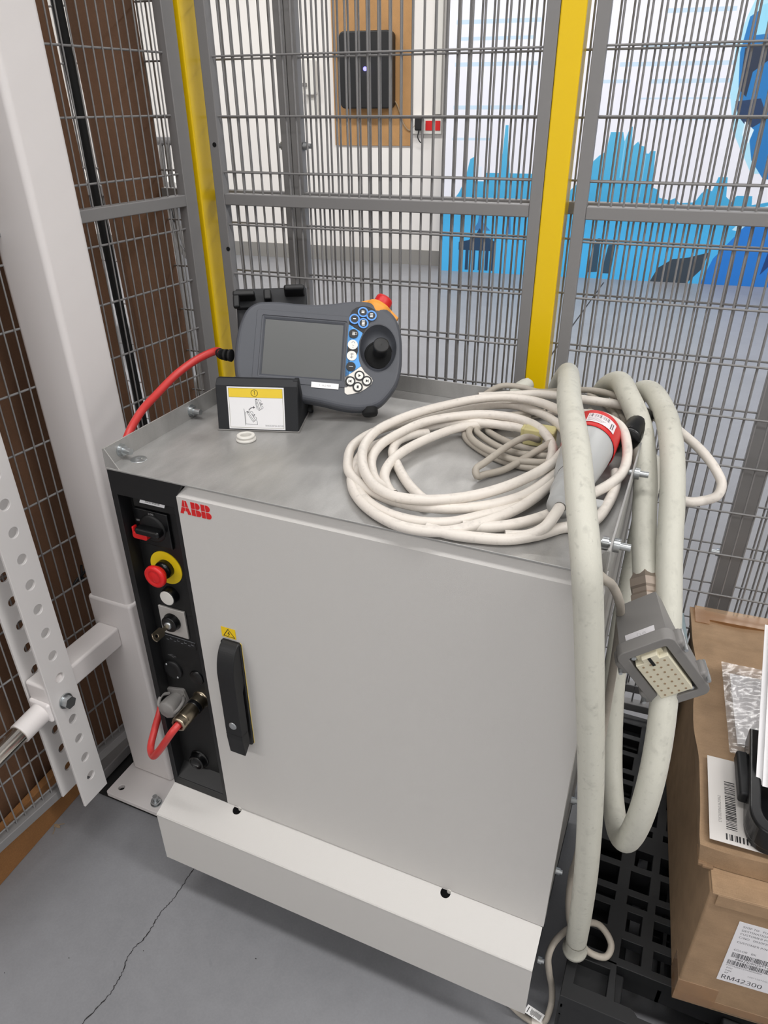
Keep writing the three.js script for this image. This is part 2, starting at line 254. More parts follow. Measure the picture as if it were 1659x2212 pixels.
// ================================================================ FENCE
const WIRE_V = new Map();
function fence(label, origin, yaw, s0, s1, o) {
  // s runs along the panel, wires in its plane; uprights, rails, wires are all parts
  const t = thing('mesh_fence', label, 'fence', origin, yaw), y0 = 0.122, y1 = 2.05, w = o.w || 0.022;
  for (const s of [s0, s1 - w]) mesh('upright', rbox(s, s + w, y0, y1, -0.022, 0, 0.002), M.fence, t);
  mesh('middle_rail', rbox(s0 + w, s1 - w, 1.236, 1.258, -0.022, 0, 0.002), M.fence, t);
  mesh('bottom_rail', rbox(s0 + w, s1 - w, y0, y0 + 0.022, -0.022, 0, 0.002), M.fence, t); mesh('top_rail', rbox(s0 + w, s1 - w, y1 - 0.022, y1, -0.022, 0, 0.002), M.fence, t);
  const r = 0.0021, rv = o.thin || r, gv = new THREE.CylinderGeometry(rv, rv, y1 - y0 - 0.02, 6);
  for (let k = 0; ; k++) { const s = o.first + k * o.pitch; if (s > s1 - w - 0.008) break; if (s < s0 + w + 0.006) continue; const m = mesh('vertical_wire', gv, M.fence, t); m.position.set(s, (y0 + y1) / 2, -0.013); }
  const gh = new THREE.CylinderGeometry(r, r, s1 - s0 - w, 6).rotateZ(Math.PI / 2);
  for (let k = -12; k <= 12; k++) { const y = o.row + k * o.rowPitch; if (y < y0 + 0.03 || y > y1 - 0.03) continue; const m = mesh('horizontal_wire', gh, M.fence, t); m.position.set((s0 + s1) / 2, y, -0.0088); }
  for (const [s, y] of o.holes || []) mesh('bolt_hole', cyl([s, y, -0.0005], [s, y, 0.0006], 0.0045, 0.0045, 14), M.blackDeep, t);
  for (const [s, y, d] of o.bolts || []) { mesh('bolt', [hexNut([s, y, 0.010], [s + d * 0.007, y, 0.010], 0.0085), cyl([s, y, 0.010], [s + d * 0.016, y, 0.010], 0.005)], M.zinc, t).position.z = -0.022; }
  return t;
}
const FY = 0.0665, FO = [0.8, 0, -0.70], fz = d => [0.8 - Math.sin(FY) * d, 0, -0.70 - Math.cos(FY) * d];
fence('grey mesh fence panel between the two yellow posts', FO, FY, -1.006, -0.332, { first: -0.3714 - 29 * 0.02118, pitch: 0.02118, row: 0.9968, rowPitch: 0.1003, holes: [[-0.994, 1.348], [-0.988, 1.149]] });
fence('grey mesh fence panel right of the right yellow post', FO, FY, -0.2746, 0.76, { first: -0.2333, pitch: 0.0213, row: 0.9968, rowPitch: 0.1003 });
const REAR = fz(0.066);
fence('rear grey mesh fence panel behind the left fence corner', REAR, FY, -1.90, -0.8565, { first: -0.8944 - 46 * 0.0209, pitch: 0.0209, row: 0.989, rowPitch: 0.1015, bolts: [[-0.8765, 1.344, -1]] });
fence('rear grey mesh fence panel behind the control cabinet', REAR, FY, -0.8555, 0.1375, { first: -0.6035 - 10 * 0.02118, pitch: 0.02118, row: 0.989, rowPitch: 0.1015, bolts: [[-0.8325, 1.344, 1], [0.115, 0.56, -1]] });
fence('rear grey mesh fence panel behind the cardboard boxes', REAR, FY, 0.1385, 1.17, { first: 0.178, pitch: 0.0212, row: 0.989, rowPitch: 0.1015 });
{ // its own s axis: (-0.081, 0, 0.997)
  const yaw = Math.atan2(-0.997, -0.081);
  fence('grey mesh fence panel along the left side before brown boards', [-0.26, 0, -0.64], yaw, 0.018, 1.05, { w: 0.034, thin: 0.0015, first: 0.072, pitch: 0.0214, row: 0.984, rowPitch: 0.1040, holes: [[0.04, 1.344], [0.04, 1.140]] });
}
{
  const post = (label, x, z) => { const t = thing('fence_post', label, 'post', [x, 0, z], FY); mesh('tube', rbox(-0.0208, 0.0208, 0.01, 2.05, -0.060, 0, 0.003), M.yellow, t); mesh('foot_plate', rbox(-0.05, 0.05, 0, 0.010, -0.08, 0.016, 0.002), M.yellow, t); };
  post('left yellow fence post at the corner beside brown boards', -0.2595, -0.6325);
  post('right yellow fence post before the blue city banner', 0.4898, -0.6805);
}
tag(mesh('cable_tie', [tube([[-0.3, 0.56, -0.125], [-0.296, 0.575, -0.14], [-0.296, 0.578, -0.16], [-0.3, 0.588, -0.175]], 0.0028, 20, 6), tube([[-0.303, 0.566, -0.145], [-0.297, 0.572, -0.152], [-0.294, 0.600, -0.158]], 0.0026, 12, 6), rbox(-0.301, -0.293, 0.562, 0.572, -0.158, -0.148, 0.001)], M.black, scene), 'black cable tie knotted on the left fence wires', 'tie');

// ================================================================ WHITE STAND AT THE LEFT
{
  const t = thing('support_stand', 'white steel stand with square column and perforated bars', 'stand');
  const lean = g => g.applyMatrix4(new THREE.Matrix4().makeShear(0, 0, -0.0175, 0, 0, 0)).translate(0.0009, 0, 0);   // the welded frame leans a little
  // base plate with bolt holes
  const s = roundRect(-0.292, 0.066, 0.307, 0.26, 0.006); s.holes.push(circle(-0.267, 0.09, 0.0085, THREE.Path));
  mesh('base_plate', ext(s, 0.010, 0.0008, 1).rotateX(-Math.PI / 2).translate(0, 0.009, 0), M.white, t);
  mesh('anchor_bolt', [cyl([-0.163, 0.02, -0.087], [-0.163, 0.0225, -0.087], 0.013), hexNut([-0.163, 0.0225, -0.087], [-0.163, 0.032, -0.087], 0.0095), cyl([-0.163, 0.03, -0.087], [-0.163, 0.043, -0.087], 0.0055), cyl([-0.163, 0.026, -0.087], [-0.163, 0.03, -0.087], 0.011)], M.zinc, t);
  mesh('lower_sleeve', lean(rbox(-0.281, -0.168, 0.0195, 0.535, -0.261, -0.148, 0.008, 3)), M.white, t);
  mesh('column', lean(rbox(-0.2775, -0.1725, 0.52, 2.4, -0.250, -0.152, 0.011, 3)), M.white, t);
  mesh('cross_beam', lean(rbox(-0.267, -0.213, 0.421, 0.470, -0.149, 0.05, 0.006, 3)), M.white, t);
  const holes = (cls, z0, z1, pitch, y0, y1) => { const sh = new THREE.Shape([[z0, y0], [z1, y0], [z1, y1], [z0, y1]].map(p => new THREE.Vector2(...p))); for (let k = 0; k < 30; k++) { const y = 0.205 + k * pitch; if (y > y1 - 0.03) break; if (Math.abs(y - 0.43) < 0.02) continue; sh.holes.push(circle((z0 + z1) / 2 + 0.001, y, 0.0105, THREE.Path)); } return sh; };
  // two flat bars, drilled in rows, one on each side of the beam (drawn in z,y then turned so that they face along x)
  for (const x of [-0.2125, -0.2735]) mesh('perforated_bar', ext(holes(0, -0.050, 0.013, 0.0535, 0.146, 1.75), 0.0045, 0.0006, 1, 12).rotateY(Math.PI / 2).translate(x, 0, 0).applyMatrix4(new THREE.Matrix4().makeShear(0, 0, -0.0175, 0, 0, 0)), M.barGrey, t);
  mesh('channel_web', lean(rbox(-0.2695, -0.2125, 0.146, 1.75, -0.0165, -0.0122, 0.0006)), M.barGrey, t);
  mesh('hex_bolt', [cyl([-0.2075, 0.418, 0.022], [-0.205, 0.418, 0.022], 0.0155, 0.0155, 24), hexNut([-0.205, 0.418, 0.022], [-0.193, 0.418, 0.022], 0.013)].map(lean), M.zinc, t);
  mesh('bar_socket', [cyl([-0.241, 0.405, 0.045], [-0.241, 0.398, 0.108], 0.021, 0.021, 28), rbox(-0.267, -0.215, 0.385, 0.43, 0.04, 0.056, 0.006)].map(lean), M.white, t);
  mesh('chrome_bar', lean(cyl([-0.241, 0.398, 0.106], [-0.241, 0.366, 0.42], 0.0185, 0.0185, 28)), M.chrome, t);
}
// ================================================================ CONTROL CABINET
const cab = thing('control_cabinet', 'light grey robot control cabinet with black operator panel', 'cabinet');
const W = 0.725, TOP = 0.95, DEP = 0.474;
{
  mesh('body', box(0.004, W - 0.004, 0.262, TOP - 0.004, -DEP, -0.03), M.cabDark, cab);
  mesh('side_panel', rbox(W - 0.004, W, 0.262, TOP - 0.006, -DEP, -0.035, 0.001), M.side, cab); mesh('side_panel', rbox(0, 0.004, 0.262, TOP - 0.006, -DEP, -0.035, 0.001), M.side, cab);
  mesh('base_frame', [box(0.02, W - 0.006, 0.03, 0.262, -DEP + 0.02, -0.01), box(0.03, 0.13, 0, 0.03, -0.2, -0.02), box(W - 0.13, W - 0.03, 0, 0.03, -0.2, -0.02), box(0.03, 0.13, 0, 0.03, -0.44, -0.36), box(W - 0.13, W - 0.03, 0, 0.03, -0.44, -0.36)], M.cabDark, cab);
  // plinth: a sloping ledge with two lock holes and an upright apron
  const led = shape([[0, 0], [W, 0], [W, 0.065], [0, 0.065]]); for (const x of [0.147, 0.562]) led.holes.push(circle(x, 0.060, 0.0088, THREE.Path));
  const plinth = part('plinth', cab);
  mesh('ledge', ext(led, 0.0018).rotateX(-Math.PI / 2 + 0.348).translate(0, 0.2395, 0.0603), M.cab, plinth);
  mesh('apron', [rbox(0, W, 0.113, 0.2418, 0.0590, 0.0610, 0.0009), cyl([0.0005, 0.2405, 0.0598], [W - 0.0005, 0.2405, 0.0598], 0.0016, 0.0016, 10)], M.cab, plinth);
  mesh('back_lip', rbox(0.002, W - 0.002, 0.2622, 0.2640, -0.030, 0.0, 0.0006), M.cab, plinth);
  for (const x of [0.150, 0.567]) mesh('lock_pin', [cyl([x, 0.256, -0.004], [x, 0.266, -0.004], 0.005), cyl([x, 0.2661, -0.004], [x, 0.2662, -0.004], 0.002)], M.plastic, plinth);
  // door: folded sheet whose top edge slopes back
  const D = part('door', cab);
  const dp = [[0.1235, 0.2655, 0], [0.7265, 0.2655, 0], [0.7265, 0.927, 0], [0.1235, 0.927, 0], [0.1372, 0.9435, -0.012], [0.7265, 0.9435, -0.012], [0.1235, 0.2655, -0.022], [0.7265, 0.2655, -0.022], [0.7265, 0.9435, -0.022], [0.1372, 0.9435, -0.022], [0.1235, 0.927, -0.022]];
  mesh('door_sheet', new ConvexGeometry(dp.map(p => V(...p))), M.cab, D);
  const H = part('door_handle', cab);
  mesh('backing_plate', ext(roundRect(0.169, 0.459, 0.0345, 0.221, 0.004), 0.004, 0.001), M.black, H);
  mesh('shadow_gasket', ext(roundRect(0.1685, 0.458, 0.0362, 0.2225, 0.004), 0.0006), M.signal, H);
  { const s = new THREE.Shape(); s.moveTo(0.456, 0.026); s.lineTo(0.492, 0.0285); s.lineTo(0.632, 0.0285); s.quadraticCurveTo(0.672, 0.024, 0.680, 0.006); s.lineTo(0.60, 0.006); s.lineTo(0.585, 0.012); s.lineTo(0.47, 0.012); s.closePath(); // profile in (y,z)
    const g = ext(s, 0.0285, 0.0015, 2); const p = g.attributes.position; for (let i = 0; i < p.count; i++) p.setXYZ(i, 0.1735 + p.getZ(i), p.getX(i), p.getY(i)); g.computeVertexNormals(); mesh('lever', flat(g), M.black, H); }
  mesh('lever_inset', [ext(roundRect(0.180, 0.508, 0.013, 0.128, 0.006), 0.0008, 0.0006).translate(0, 0, 0.0282), box(0.1725, 0.2035, 0.5005, 0.5015, 0.012, 0.0302)], M.blackDeep, H);
  mesh('lock', lathe([0.188, 0.522, 0.0285], [0.188, 0.522, 0.04], [[0, 0.0022], [0.0028, 0.0022], [0.003, 0.0026], [0.0068, 0.0026], [0.0075, 0.001], [0.0075, 0]]), M.zinc, H);
  mesh('warning_sign', sheet(0.0265, 0.0195).translate(0.1828, 0.6948, 0.0004), printed(136, 100, (g, w, h) => { g.fillStyle = '#f1cb12'; g.fillRect(0, 0, w, h); g.strokeStyle = '#171717'; g.lineWidth = 6; g.beginPath(); g.moveTo(68, 12); g.lineTo(124, 88); g.lineTo(18, 88); g.closePath(); g.stroke(); g.lineWidth = 6; g.beginPath(); g.moveTo(76, 36); g.lineTo(62, 60); g.lineTo(76, 58); g.lineTo(66, 80); g.stroke(); }), cab, { keepUV: true, label: 'yellow high voltage warning sticker above the handle' });
  // logo: red letters cut by a cross of gaps
  const L = [], h = 0.0223, gap = 0.0010, add = (pts, dx, f) => { const s = typeof pts === 'function' ? pts(dx) : shape(pts.map(p => [p[0] + dx, p[1]])); L.push(ext(s, 0.0003).translate(0, f || 0, 0)); };
  const X = 0.1262, Y = 0.9003, hh = h / 2;
  add([[0.0006, 0], [0.0066, 0], [0.0079, 0.0048], [0.0100, 0.0048], [0.0100, hh - gap / 2], [0.0043, hh - gap / 2]].map(p => [p[0] + X, p[1] + Y]), 0); add([[0.0110, 0.0048], [0.0130, 0.0048], [0.0143, 0], [0.0203, 0], [0.0167, hh - gap / 2], [0.0110, hh - gap / 2]].map(p => [p[0] + X, p[1] + Y]), 0);
  add([[0.0046, hh + gap / 2], [0.0100, hh + gap / 2], [0.0100, h], [0.0074, h]].map(p => [p[0] + X, p[1] + Y]), 0); add([[0.0110, hh + gap / 2], [0.0164, hh + gap / 2], [0.0136, h], [0.0110, h]].map(p => [p[0] + X, p[1] + Y]), 0);
  for (const bx of [X + 0.0212, X + 0.0387]) {
    L.push(ext(shape([[bx, Y], [bx + 0.0068, Y], [bx + 0.0068, Y + hh - gap / 2], [bx, Y + hh - gap / 2]]), 0.0003), ext(shape([[bx, Y + hh + gap / 2], [bx + 0.0068, Y + hh + gap / 2], [bx + 0.0068, Y + h], [bx, Y + h]]), 0.0003));
    for (const [y0, hgt, w] of [[Y, hh - gap / 2, 0.0092], [Y + hh + gap / 2, hh - gap / 2, 0.0078]]) { const s = new THREE.Shape(), x = bx + 0.0078, r = hgt / 2; s.moveTo(x, y0); s.lineTo(x + w - r, y0); s.absarc(x + w - r, y0 + r, r, -Math.PI / 2, Math.PI / 2); s.lineTo(x, y0 + hgt); s.closePath(); L.push(ext(s, 0.0003)); }
  }
  mesh('logo', L, M.red, cab, { label: 'red three letter maker logo on the door' });
}
{ // galvanised top plate with turned-up edges
  const P = part('top_plate', cab);
  mesh('sheet', rbox(0, W, TOP - 0.003, TOP, -DEP, 0.0005, 0.0008), M.galv, P);
  const fl = [[0, 0.001], [0, 0.031], [0.02, 0.031], [DEP, 0.031], [DEP, 0]].map(p => p);
  const side = ext(shape([[0, -0.004], [0, 0.030], [DEP, 0.030], [DEP, -0.004]]), 0.0022).rotateY(Math.PI / 2);
  mesh('left_flange', [side.clone().translate(-0.0005, TOP, 0.0), ext(shape([[-0.0005, 0], [-0.0005, 0.030], [0.003, 0.030], [0.024, 0.0]]), 0.0016).translate(0, TOP, -0.002)], M.galv, P);
  mesh('right_flange', [side.clone().translate(W - 0.0017, TOP, -0.004), ext(shape([[W, -0.03], [W, 0.030], [W - 0.004, 0.030], [W - 0.028, 0.0]]), 0.0016).translate(0, TOP, -0.006)], M.galv, P);
  mesh('rear_flange', rbox(0.001, W - 0.001, TOP, TOP + 0.030, -DEP, -DEP + 0.0022, 0.0008), M.galv, P);
  for (const z of [-0.209, -0.035]) mesh('flange_bolt', [hexNut([0.0015, TOP + 0.014, z], [0.0085, TOP + 0.014, z], 0.0085), cyl([0.001, TOP + 0.014, z], [0.021, TOP + 0.014, z], 0.0048), cyl([0.001, TOP + 0.014, z], [0.003, TOP + 0.014, z], 0.0105)], M.zinc, P);
  mesh('flange_bolt', [hexNut([W + 0.0008, TOP + 0.016, -0.045], [W + 0.008, TOP + 0.016, -0.045], 0.0085), cyl([W - 0.014, TOP + 0.016, -0.045], [W + 0.020, TOP + 0.016, -0.045], 0.0045), hexNut([W - 0.0125, TOP + 0.016, -0.045], [W - 0.005, TOP + 0.016, -0.045], 0.0085)], M.zinc, P);
  mesh('flange_bolt', [hexNut([W + 0.0008, TOP + 0.016, -0.25], [W + 0.008, TOP + 0.016, -0.25], 0.0085), cyl([W - 0.014, TOP + 0.016, -0.25], [W + 0.020, TOP + 0.016, -0.25], 0.0045)], M.zinc, P);
  mesh('rivet', lathe([0.027, TOP, -0.041], [0.027, 1, -0.041], [[0, 0.0018], [0.0025, 0.0018], [0.003, 0.0026], [0.005, 0.0026], [0.0062, 0.0014], [0.0118, 0.0010], [0.0125, 0]]), M.zinc, P);
  for (const [y, z] of [[0.35, -0.19], [0.268, -0.104], [0.10, -0.042]]) mesh('side_bolt', [hexNut([W, y, z], [W + 0.007, y, z], 0.0065), cyl([W, y, z], [W + 0.011, y, z], 0.004)], M.zinc, cab);
}
{ // black operator panel: frame, recessed plate and its devices
  const s = shape([[0.0005, 0.2645], [0.1232, 0.2645], [0.1232, 0.9262], [0.136, 0.9465], [0.0005, 0.9465]]);
  s.holes.push(new THREE.Path([[0.010, 0.283], [0.1165, 0.283], [0.1165, 0.907], [0.010, 0.907]].map(p => new THREE.Vector2(...p))));
  const FR = part('operator_panel', cab);
  mesh('frame', ext(s, 0.030, 0.0006, 1).translate(0, 0, -0.0306), M.black, FR);
  mesh('recessed_plate', box(0.008, 0.118, 0.28, 0.91, -0.030, -0.025), M.blackDeep, FR);
  { const g = ext(shape([[0.2825, -0.0005], [0.2825, -0.026], [0.306, -0.026]]), 0.1075); const p = g.attributes.position; for (let i = 0; i < p.count; i++) p.setXYZ(i, 0.0095 + p.getZ(i), p.getX(i), p.getY(i)); g.computeVertexNormals(); mesh('sloping_sill', flat(g), M.black, FR); }
  const Z = -0.025, txt = (w, h, draw, x, y, sw, sh, name, label, z = Z) => mesh(name, sheet(sw, sh).rotateX(name === 'panel_label' ? -0.6 : 0).translate(x, y, z + 0.0003 + (name === 'panel_label' ? 0.003 : 0)), printed(w, h, draw), cab, { keepUV: true, label });
  txt(230, 24, (g, w, h) => { g.fillStyle = '#e4e4e6'; g.fillRect(0, 0, w, h); g.fillStyle = '#555'; g.font = 'bold 15px sans-serif'; g.textAlign = 'center'; g.fillText('3HAC027 86-001/00', w / 2, 17); }, 0.0705, 0.9010, 0.046, 0.0066, 'panel_label', 'white label strip above the main switch', -0.0095);
  const S = part('main_switch', cab);
  mesh('label_ledge', rbox(0.030, 0.112, 0.886, 0.9065, -0.0255, -0.0096, 0.0015), M.blackDeep, S);
  mesh('switch_plate', rbox(0.018, 0.082, 0.812, 0.876, Z, Z + 0.006, 0.002), M.gloss, S);
  mesh('switch_ring', lathe([0.05, 0.845, Z + 0.006], [0.05, 0.845, 1], [[0, 0.004], [0.020, 0.004], [0.0235, 0.002], [0.0245, 0]]), M.black, S);
  mesh('rotary_grip', [rbox(0.028, 0.074, 0.839, 0.851, Z + 0.008, Z + 0.024, 0.004).rotateZ(0)], M.gloss, S);
  mesh('lockout_tab', [ext(roundRect(0.0195, 0.829, 0.026, 0.0095, 0.003), 0.008, 0.001).translate(0, 0, Z + 0.010), rbox(0.018, 0.0215, 0.832, 0.8475, Z + 0.009, Z + 0.018, 0.001)], M.red, S, { label: 'red lock-out tab' });
  txt(64, 32, (g) => { g.fillStyle = '#0c0d0f'; g.fillRect(0, 0, 64, 32); g.fillStyle = '#c9c9c9'; g.font = '22px sans-serif'; g.fillText('I ON', 6, 24); }, 0.052, 0.871, 0.014, 0.006, 'switch_legend', null, Z + 0.0062);
  txt(64, 32, (g) => { g.fillStyle = '#0c0d0f'; g.fillRect(0, 0, 64, 32); g.fillStyle = '#d8d8d8'; g.font = '20px sans-serif'; g.fillText('OFF', 6, 24); }, 0.0255, 0.855, 0.012, 0.006, 'switch_legend', null, Z + 0.0062);
  const E = part('emergency_stop', cab);
  { const sh = new THREE.Shape(); sh.absarc(0.0575, 0.7703, 0.0305, 0, Math.PI * 2); mesh('yellow_disc', ext(sh, 0.0015, 0, 1, 40).translate(0, 0, Z), M.signal, E); }
  mesh('collar', lathe([0.0575, 0.7703, Z], [0.0575, 0.7703, 1], [[0.0158, 0], [0.0158, 0.008], [0.0148, 0.012], [0.0130, 0.013], [0.0130, 0.017]]), M.gloss, E);
  mesh('mushroom_button', lathe([0.0575, 0.7703, Z], [0.0575, 0.7703, 1], [[0.0125, 0.014], [0.0125, 0.022], [0.0188, 0.024], [0.0196, 0.027], [0.0190, 0.0310], [0.0165, 0.0325], [0.012, 0.0323], [0.0115, 0.0312], [0.0100, 0.0312], [0.0094, 0.0322], [0, 0.0326]], 40), M.red, E, { label: 'red mushroom push button' });
  txt(48, 64, (g) => { g.fillStyle = '#0d0e10'; g.fillRect(0, 0, 48, 64); g.strokeStyle = '#6c7070'; g.lineWidth = 3; g.strokeRect(8, 14, 30, 36); g.fillStyle = '#6c7070'; g.fillRect(4, 30, 12, 4); }, 0.038, 0.731, 0.009, 0.011, 'panel_symbol');
  const B = part('motor_button', cab);
  mesh('bezel', lathe([0.0575, 0.7172, Z], [0.0575, 0.7172, 1], [[0.0158, 0], [0.0155, 0.005], [0.0145, 0.0115], [0.0135, 0.0125], [0.0132, 0.0110]]), M.gloss, B);
  mesh('white_cap', lathe([0.0575, 0.7172, Z], [0.0575, 0.7172, 1], [[0.0134, 0.009], [0.0134, 0.0128], [0.0120, 0.0138], [0, 0.0140]], 36), M.plastic, B);
  const K = part('key_switch', cab);
  mesh('key_plate', rbox(0.0262, 0.0800, 0.6315, 0.6885, Z, Z + 0.004, 0.0012), printed(160, 170, (g, w, h) => { g.fillStyle = '#c4c1bd'; g.fillRect(0, 0, w, h); g.strokeStyle = '#4a4a4a'; g.lineWidth = 4; g.beginPath(); g.arc(26, 38, 12, 0, 7); g.stroke(); g.beginPath(); g.moveTo(80, 8); g.lineTo(80, 24); g.stroke(); g.font = '16px sans-serif'; g.fillStyle = '#444'; g.fillText('100%', 116, 62); g.strokeRect(128, 28, 14, 16); }, { metalness: 0.35, roughness: 0.4 }), K);
  mesh('key_knob', lathe([0.0525, 0.6620, Z + 0.004], [0.0525, 0.6620, 1], [[0.0165, 0], [0.0165, 0.003], [0.0150, 0.0045], [0.0150, 0.010], [0.0138, 0.0115], [0, 0.0118]]), M.gloss, K);
  mesh('key_barrel', lathe([0.0525, 0.6620, Z + 0.015], [0.0525, 0.6620, 1], [[0.007, 0], [0.007, 0.003], [0.0055, 0.004], [0, 0.004]]), M.zinc, K);
  { const sh = new THREE.Shape(); sh.moveTo(-0.0032, 0); sh.lineTo(0.0032, 0); sh.lineTo(0.0032, 0.012); sh.lineTo(0.0078, 0.016); sh.lineTo(0.0078, 0.034); sh.quadraticCurveTo(0, 0.040, -0.0078, 0.034); sh.lineTo(-0.0078, 0.016); sh.lineTo(-0.0032, 0.012); sh.closePath(); sh.holes.push(circle(0, 0.029, 0.0035, THREE.Path));
    mesh('key', ext(sh, 0.0018, 0.0003, 1).translate(0, 0, -0.0009).rotateX(Math.PI / 2).rotateZ(-1.0).translate(0.0525, 0.6620, Z + 0.017), M.nickel, K); }
  txt(330, 90, (g, w, h) => { g.fillStyle = '#0e0f11'; g.fillRect(0, 0, w, h); g.fillStyle = '#73767a'; g.fillRect(0, 4, w, 7); for (let i = 0; i < 8; i++) g.fillRect(6 + i * 40, i % 2 ? 40 : 54, 26, 7); for (let i = 0; i < 4; i++) { g.fillRect(52 + i * 78, 26, 4, 22); } }, 0.058, 0.6165, 0.062, 0.0175, 'status_legend');
  txt(100, 50, (g, w, h) => { g.fillStyle = '#0e0f11'; g.fillRect(0, 0, w, h); g.strokeStyle = '#777'; g.lineWidth = 4; g.beginPath(); g.moveTo(6, 24); g.lineTo(94, 24); g.moveTo(24, 24); g.lineTo(42, 10); g.lineTo(58, 10); g.moveTo(40, 24); g.lineTo(56, 38); g.lineTo(74, 38); g.stroke(); }, 0.0325, 0.577, 0.02, 0.009, 'panel_symbol');
  const U = part('service_port', cab);
  mesh('port_cover', lathe([0.0305, 0.5455, Z], [0.0305, 0.5455, 1], [[0.0195, 0], [0.0195, 0.0035], [0.0180, 0.0048], [0.012, 0.0050], [0.0112, 0.0042], [0, 0.0042]], 36), M.black, U);
  for (const [x, y] of [[0.0198, 0.557], [0.0405, 0.5330]]) mesh('screw', lathe([x, y, Z + 0.0045], [x, y, 1], [[0, 0.0016], [0.0014, 0.0016], [0.0022, 0.0008], [0.0023, 0]], 14), M.zinc, U);
  mesh('blanking_plug', lathe([0.0805, 0.5440, Z], [0.0805, 0.5440, 1], [[0.0145, 0], [0.0142, 0.0025], [0.0125, 0.0040], [0, 0.0046]], 30), M.gloss, cab);
  const C = part('capped_connector', cab); C.position.set(-0.0315 * 0.18, -0.480 * 0.18, 0.025 * 0.18); C.scale.setScalar(1.18);
  mesh('flange', [ext(roundRect(-0.0175, -0.0175, 0.035, 0.035, 0.004), 0.004, 0.0006).rotateZ(0.25).translate(0.0315, 0.4800, Z), cyl([0.0415, 0.4915, Z + 0.004], [0.0415, 0.4915, Z + 0.0058], 0.0025)], M.hood, C);
  mesh('cap', [lathe([0.0315, 0.4800, Z], [0.0315, 0.4800, 1], [[0.0125, 0.003], [0.0130, 0.012], [0.0145, 0.016], [0.0150, 0.030], [0.0135, 0.034], [0, 0.036]], 8), rbox(0.018, 0.045, 0.464, 0.470, Z + 0.012, Z + 0.026, 0.002)], M.hood, C);
  for (const g of [tube([[0.0445, 0.487, Z + 0.006], [0.0515, 0.490, Z + 0.016], [0.0495, 0.484, Z + 0.028], [0.043, 0.478, Z + 0.031]], 0.0028, 24, 8), tube([[0.018, 0.487, Z + 0.006], [0.0125, 0.490, Z + 0.016], [0.0145, 0.484, Z + 0.028], [0.021, 0.478, Z + 0.031]], 0.0028, 24, 8)]) mesh('latch', g, M.hood, C);
  mesh('threaded_port', lathe([0.0520, 0.3275, Z], [0.0520, 0.3275, 1], [[0.020, 0], [0.020, 0.002], [0.0165, 0.003], [0.0165, 0.012], [0.0150, 0.014], [0.0125, 0.0142], [0.0120, 0.006], [0, 0.006]], 28), M.gloss, cab);
  txt(80, 30, (g, w, h) => { g.fillStyle = '#0d0e10'; g.fillRect(0, 0, w, h); g.fillStyle = '#777'; g.font = '16px sans-serif'; g.fillText('AC 230V', 6, 20); }, 0.060, 0.302, 0.016, 0.006, 'panel_legend', null, -0.0247);
  mesh('pendant_socket', lathe([0.0815, 0.4930, Z], [0.0815, 0.4930, 1], [[0.0175, 0], [0.0175, 0.002], [0.0140, 0.004], [0.0140, 0.015], [0.0125, 0.018]], 30), M.nickel, cab);
}
// ---------------------------------------------------------------- red pendant cable with its metal plug
{
  const t = thing('red_cable', 'red cable from hand terminal looping back to cabinet socket', 'cable');
  const Z = -0.025, ax = [0.0815, 0.493], P = z => [ax[0], ax[1], z];
  mesh('sheath', tube([[0.0365, 1.0494, -0.2674], [0.0144, 1.0484, -0.2826], [-0.010, 1.038, -0.264], [-0.028, 1.022, -0.228], [-0.036, 1.000, -0.175], [-0.035, 0.982, -0.124], [-0.028, 0.950, -0.075], [-0.03, 0.86, -0.06], [-0.035, 0.7, -0.07], [-0.032, 0.55, -0.06], [-0.026, 0.435, -0.035], [-0.020, 0.402, 0.0], [-0.009, 0.386, 0.030], [0.010, 0.390, 0.046], [0.035, 0.420, 0.056], [0.060, 0.458, 0.058], [0.0785, 0.488, 0.053], [0.0815, 0.4928, 0.04]], 0.0066, 260, 14), M.redCable, t);
  mesh('metal_plug', [lathe(P(Z), P(1), [[0.0152, 0.004], [0.0152, 0.018], [0.0140, 0.0195]], 30), lathe(P(Z), P(1), [[0.0132, 0.025], [0.0140, 0.027], [0.0140, 0.052], [0.0125, 0.056]], 30), lathe(P(Z), P(1), [[0.0145, 0.056], [0.0145, 0.0655], [0.0132, 0.068], [0.0095, 0.069], [0.009, 0.064]], 8)], M.nickel, t);
  mesh('plug_seal', lathe(P(Z), P(1), [[0.0148, 0.0185], [0.0150, 0.020], [0.0150, 0.025], [0.0142, 0.0265]], 30), M.gloss, t);
  mesh('strain_relief', [0, 1, 2, 3].map(i => { const c = curve([[0.0574, 1.0494, -0.2679], [0.0365, 1.0494, -0.2674], [0.0144, 1.0463, -0.2894]]); const a = c.getPoint(0.05 + i * 0.2), b = c.getPoint(0.15 + i * 0.2); return cyl(a.toArray(), b.toArray(), 0.0105 - i * 0.0007, 0.0102 - i * 0.0007); }), M.rubber, t);
}
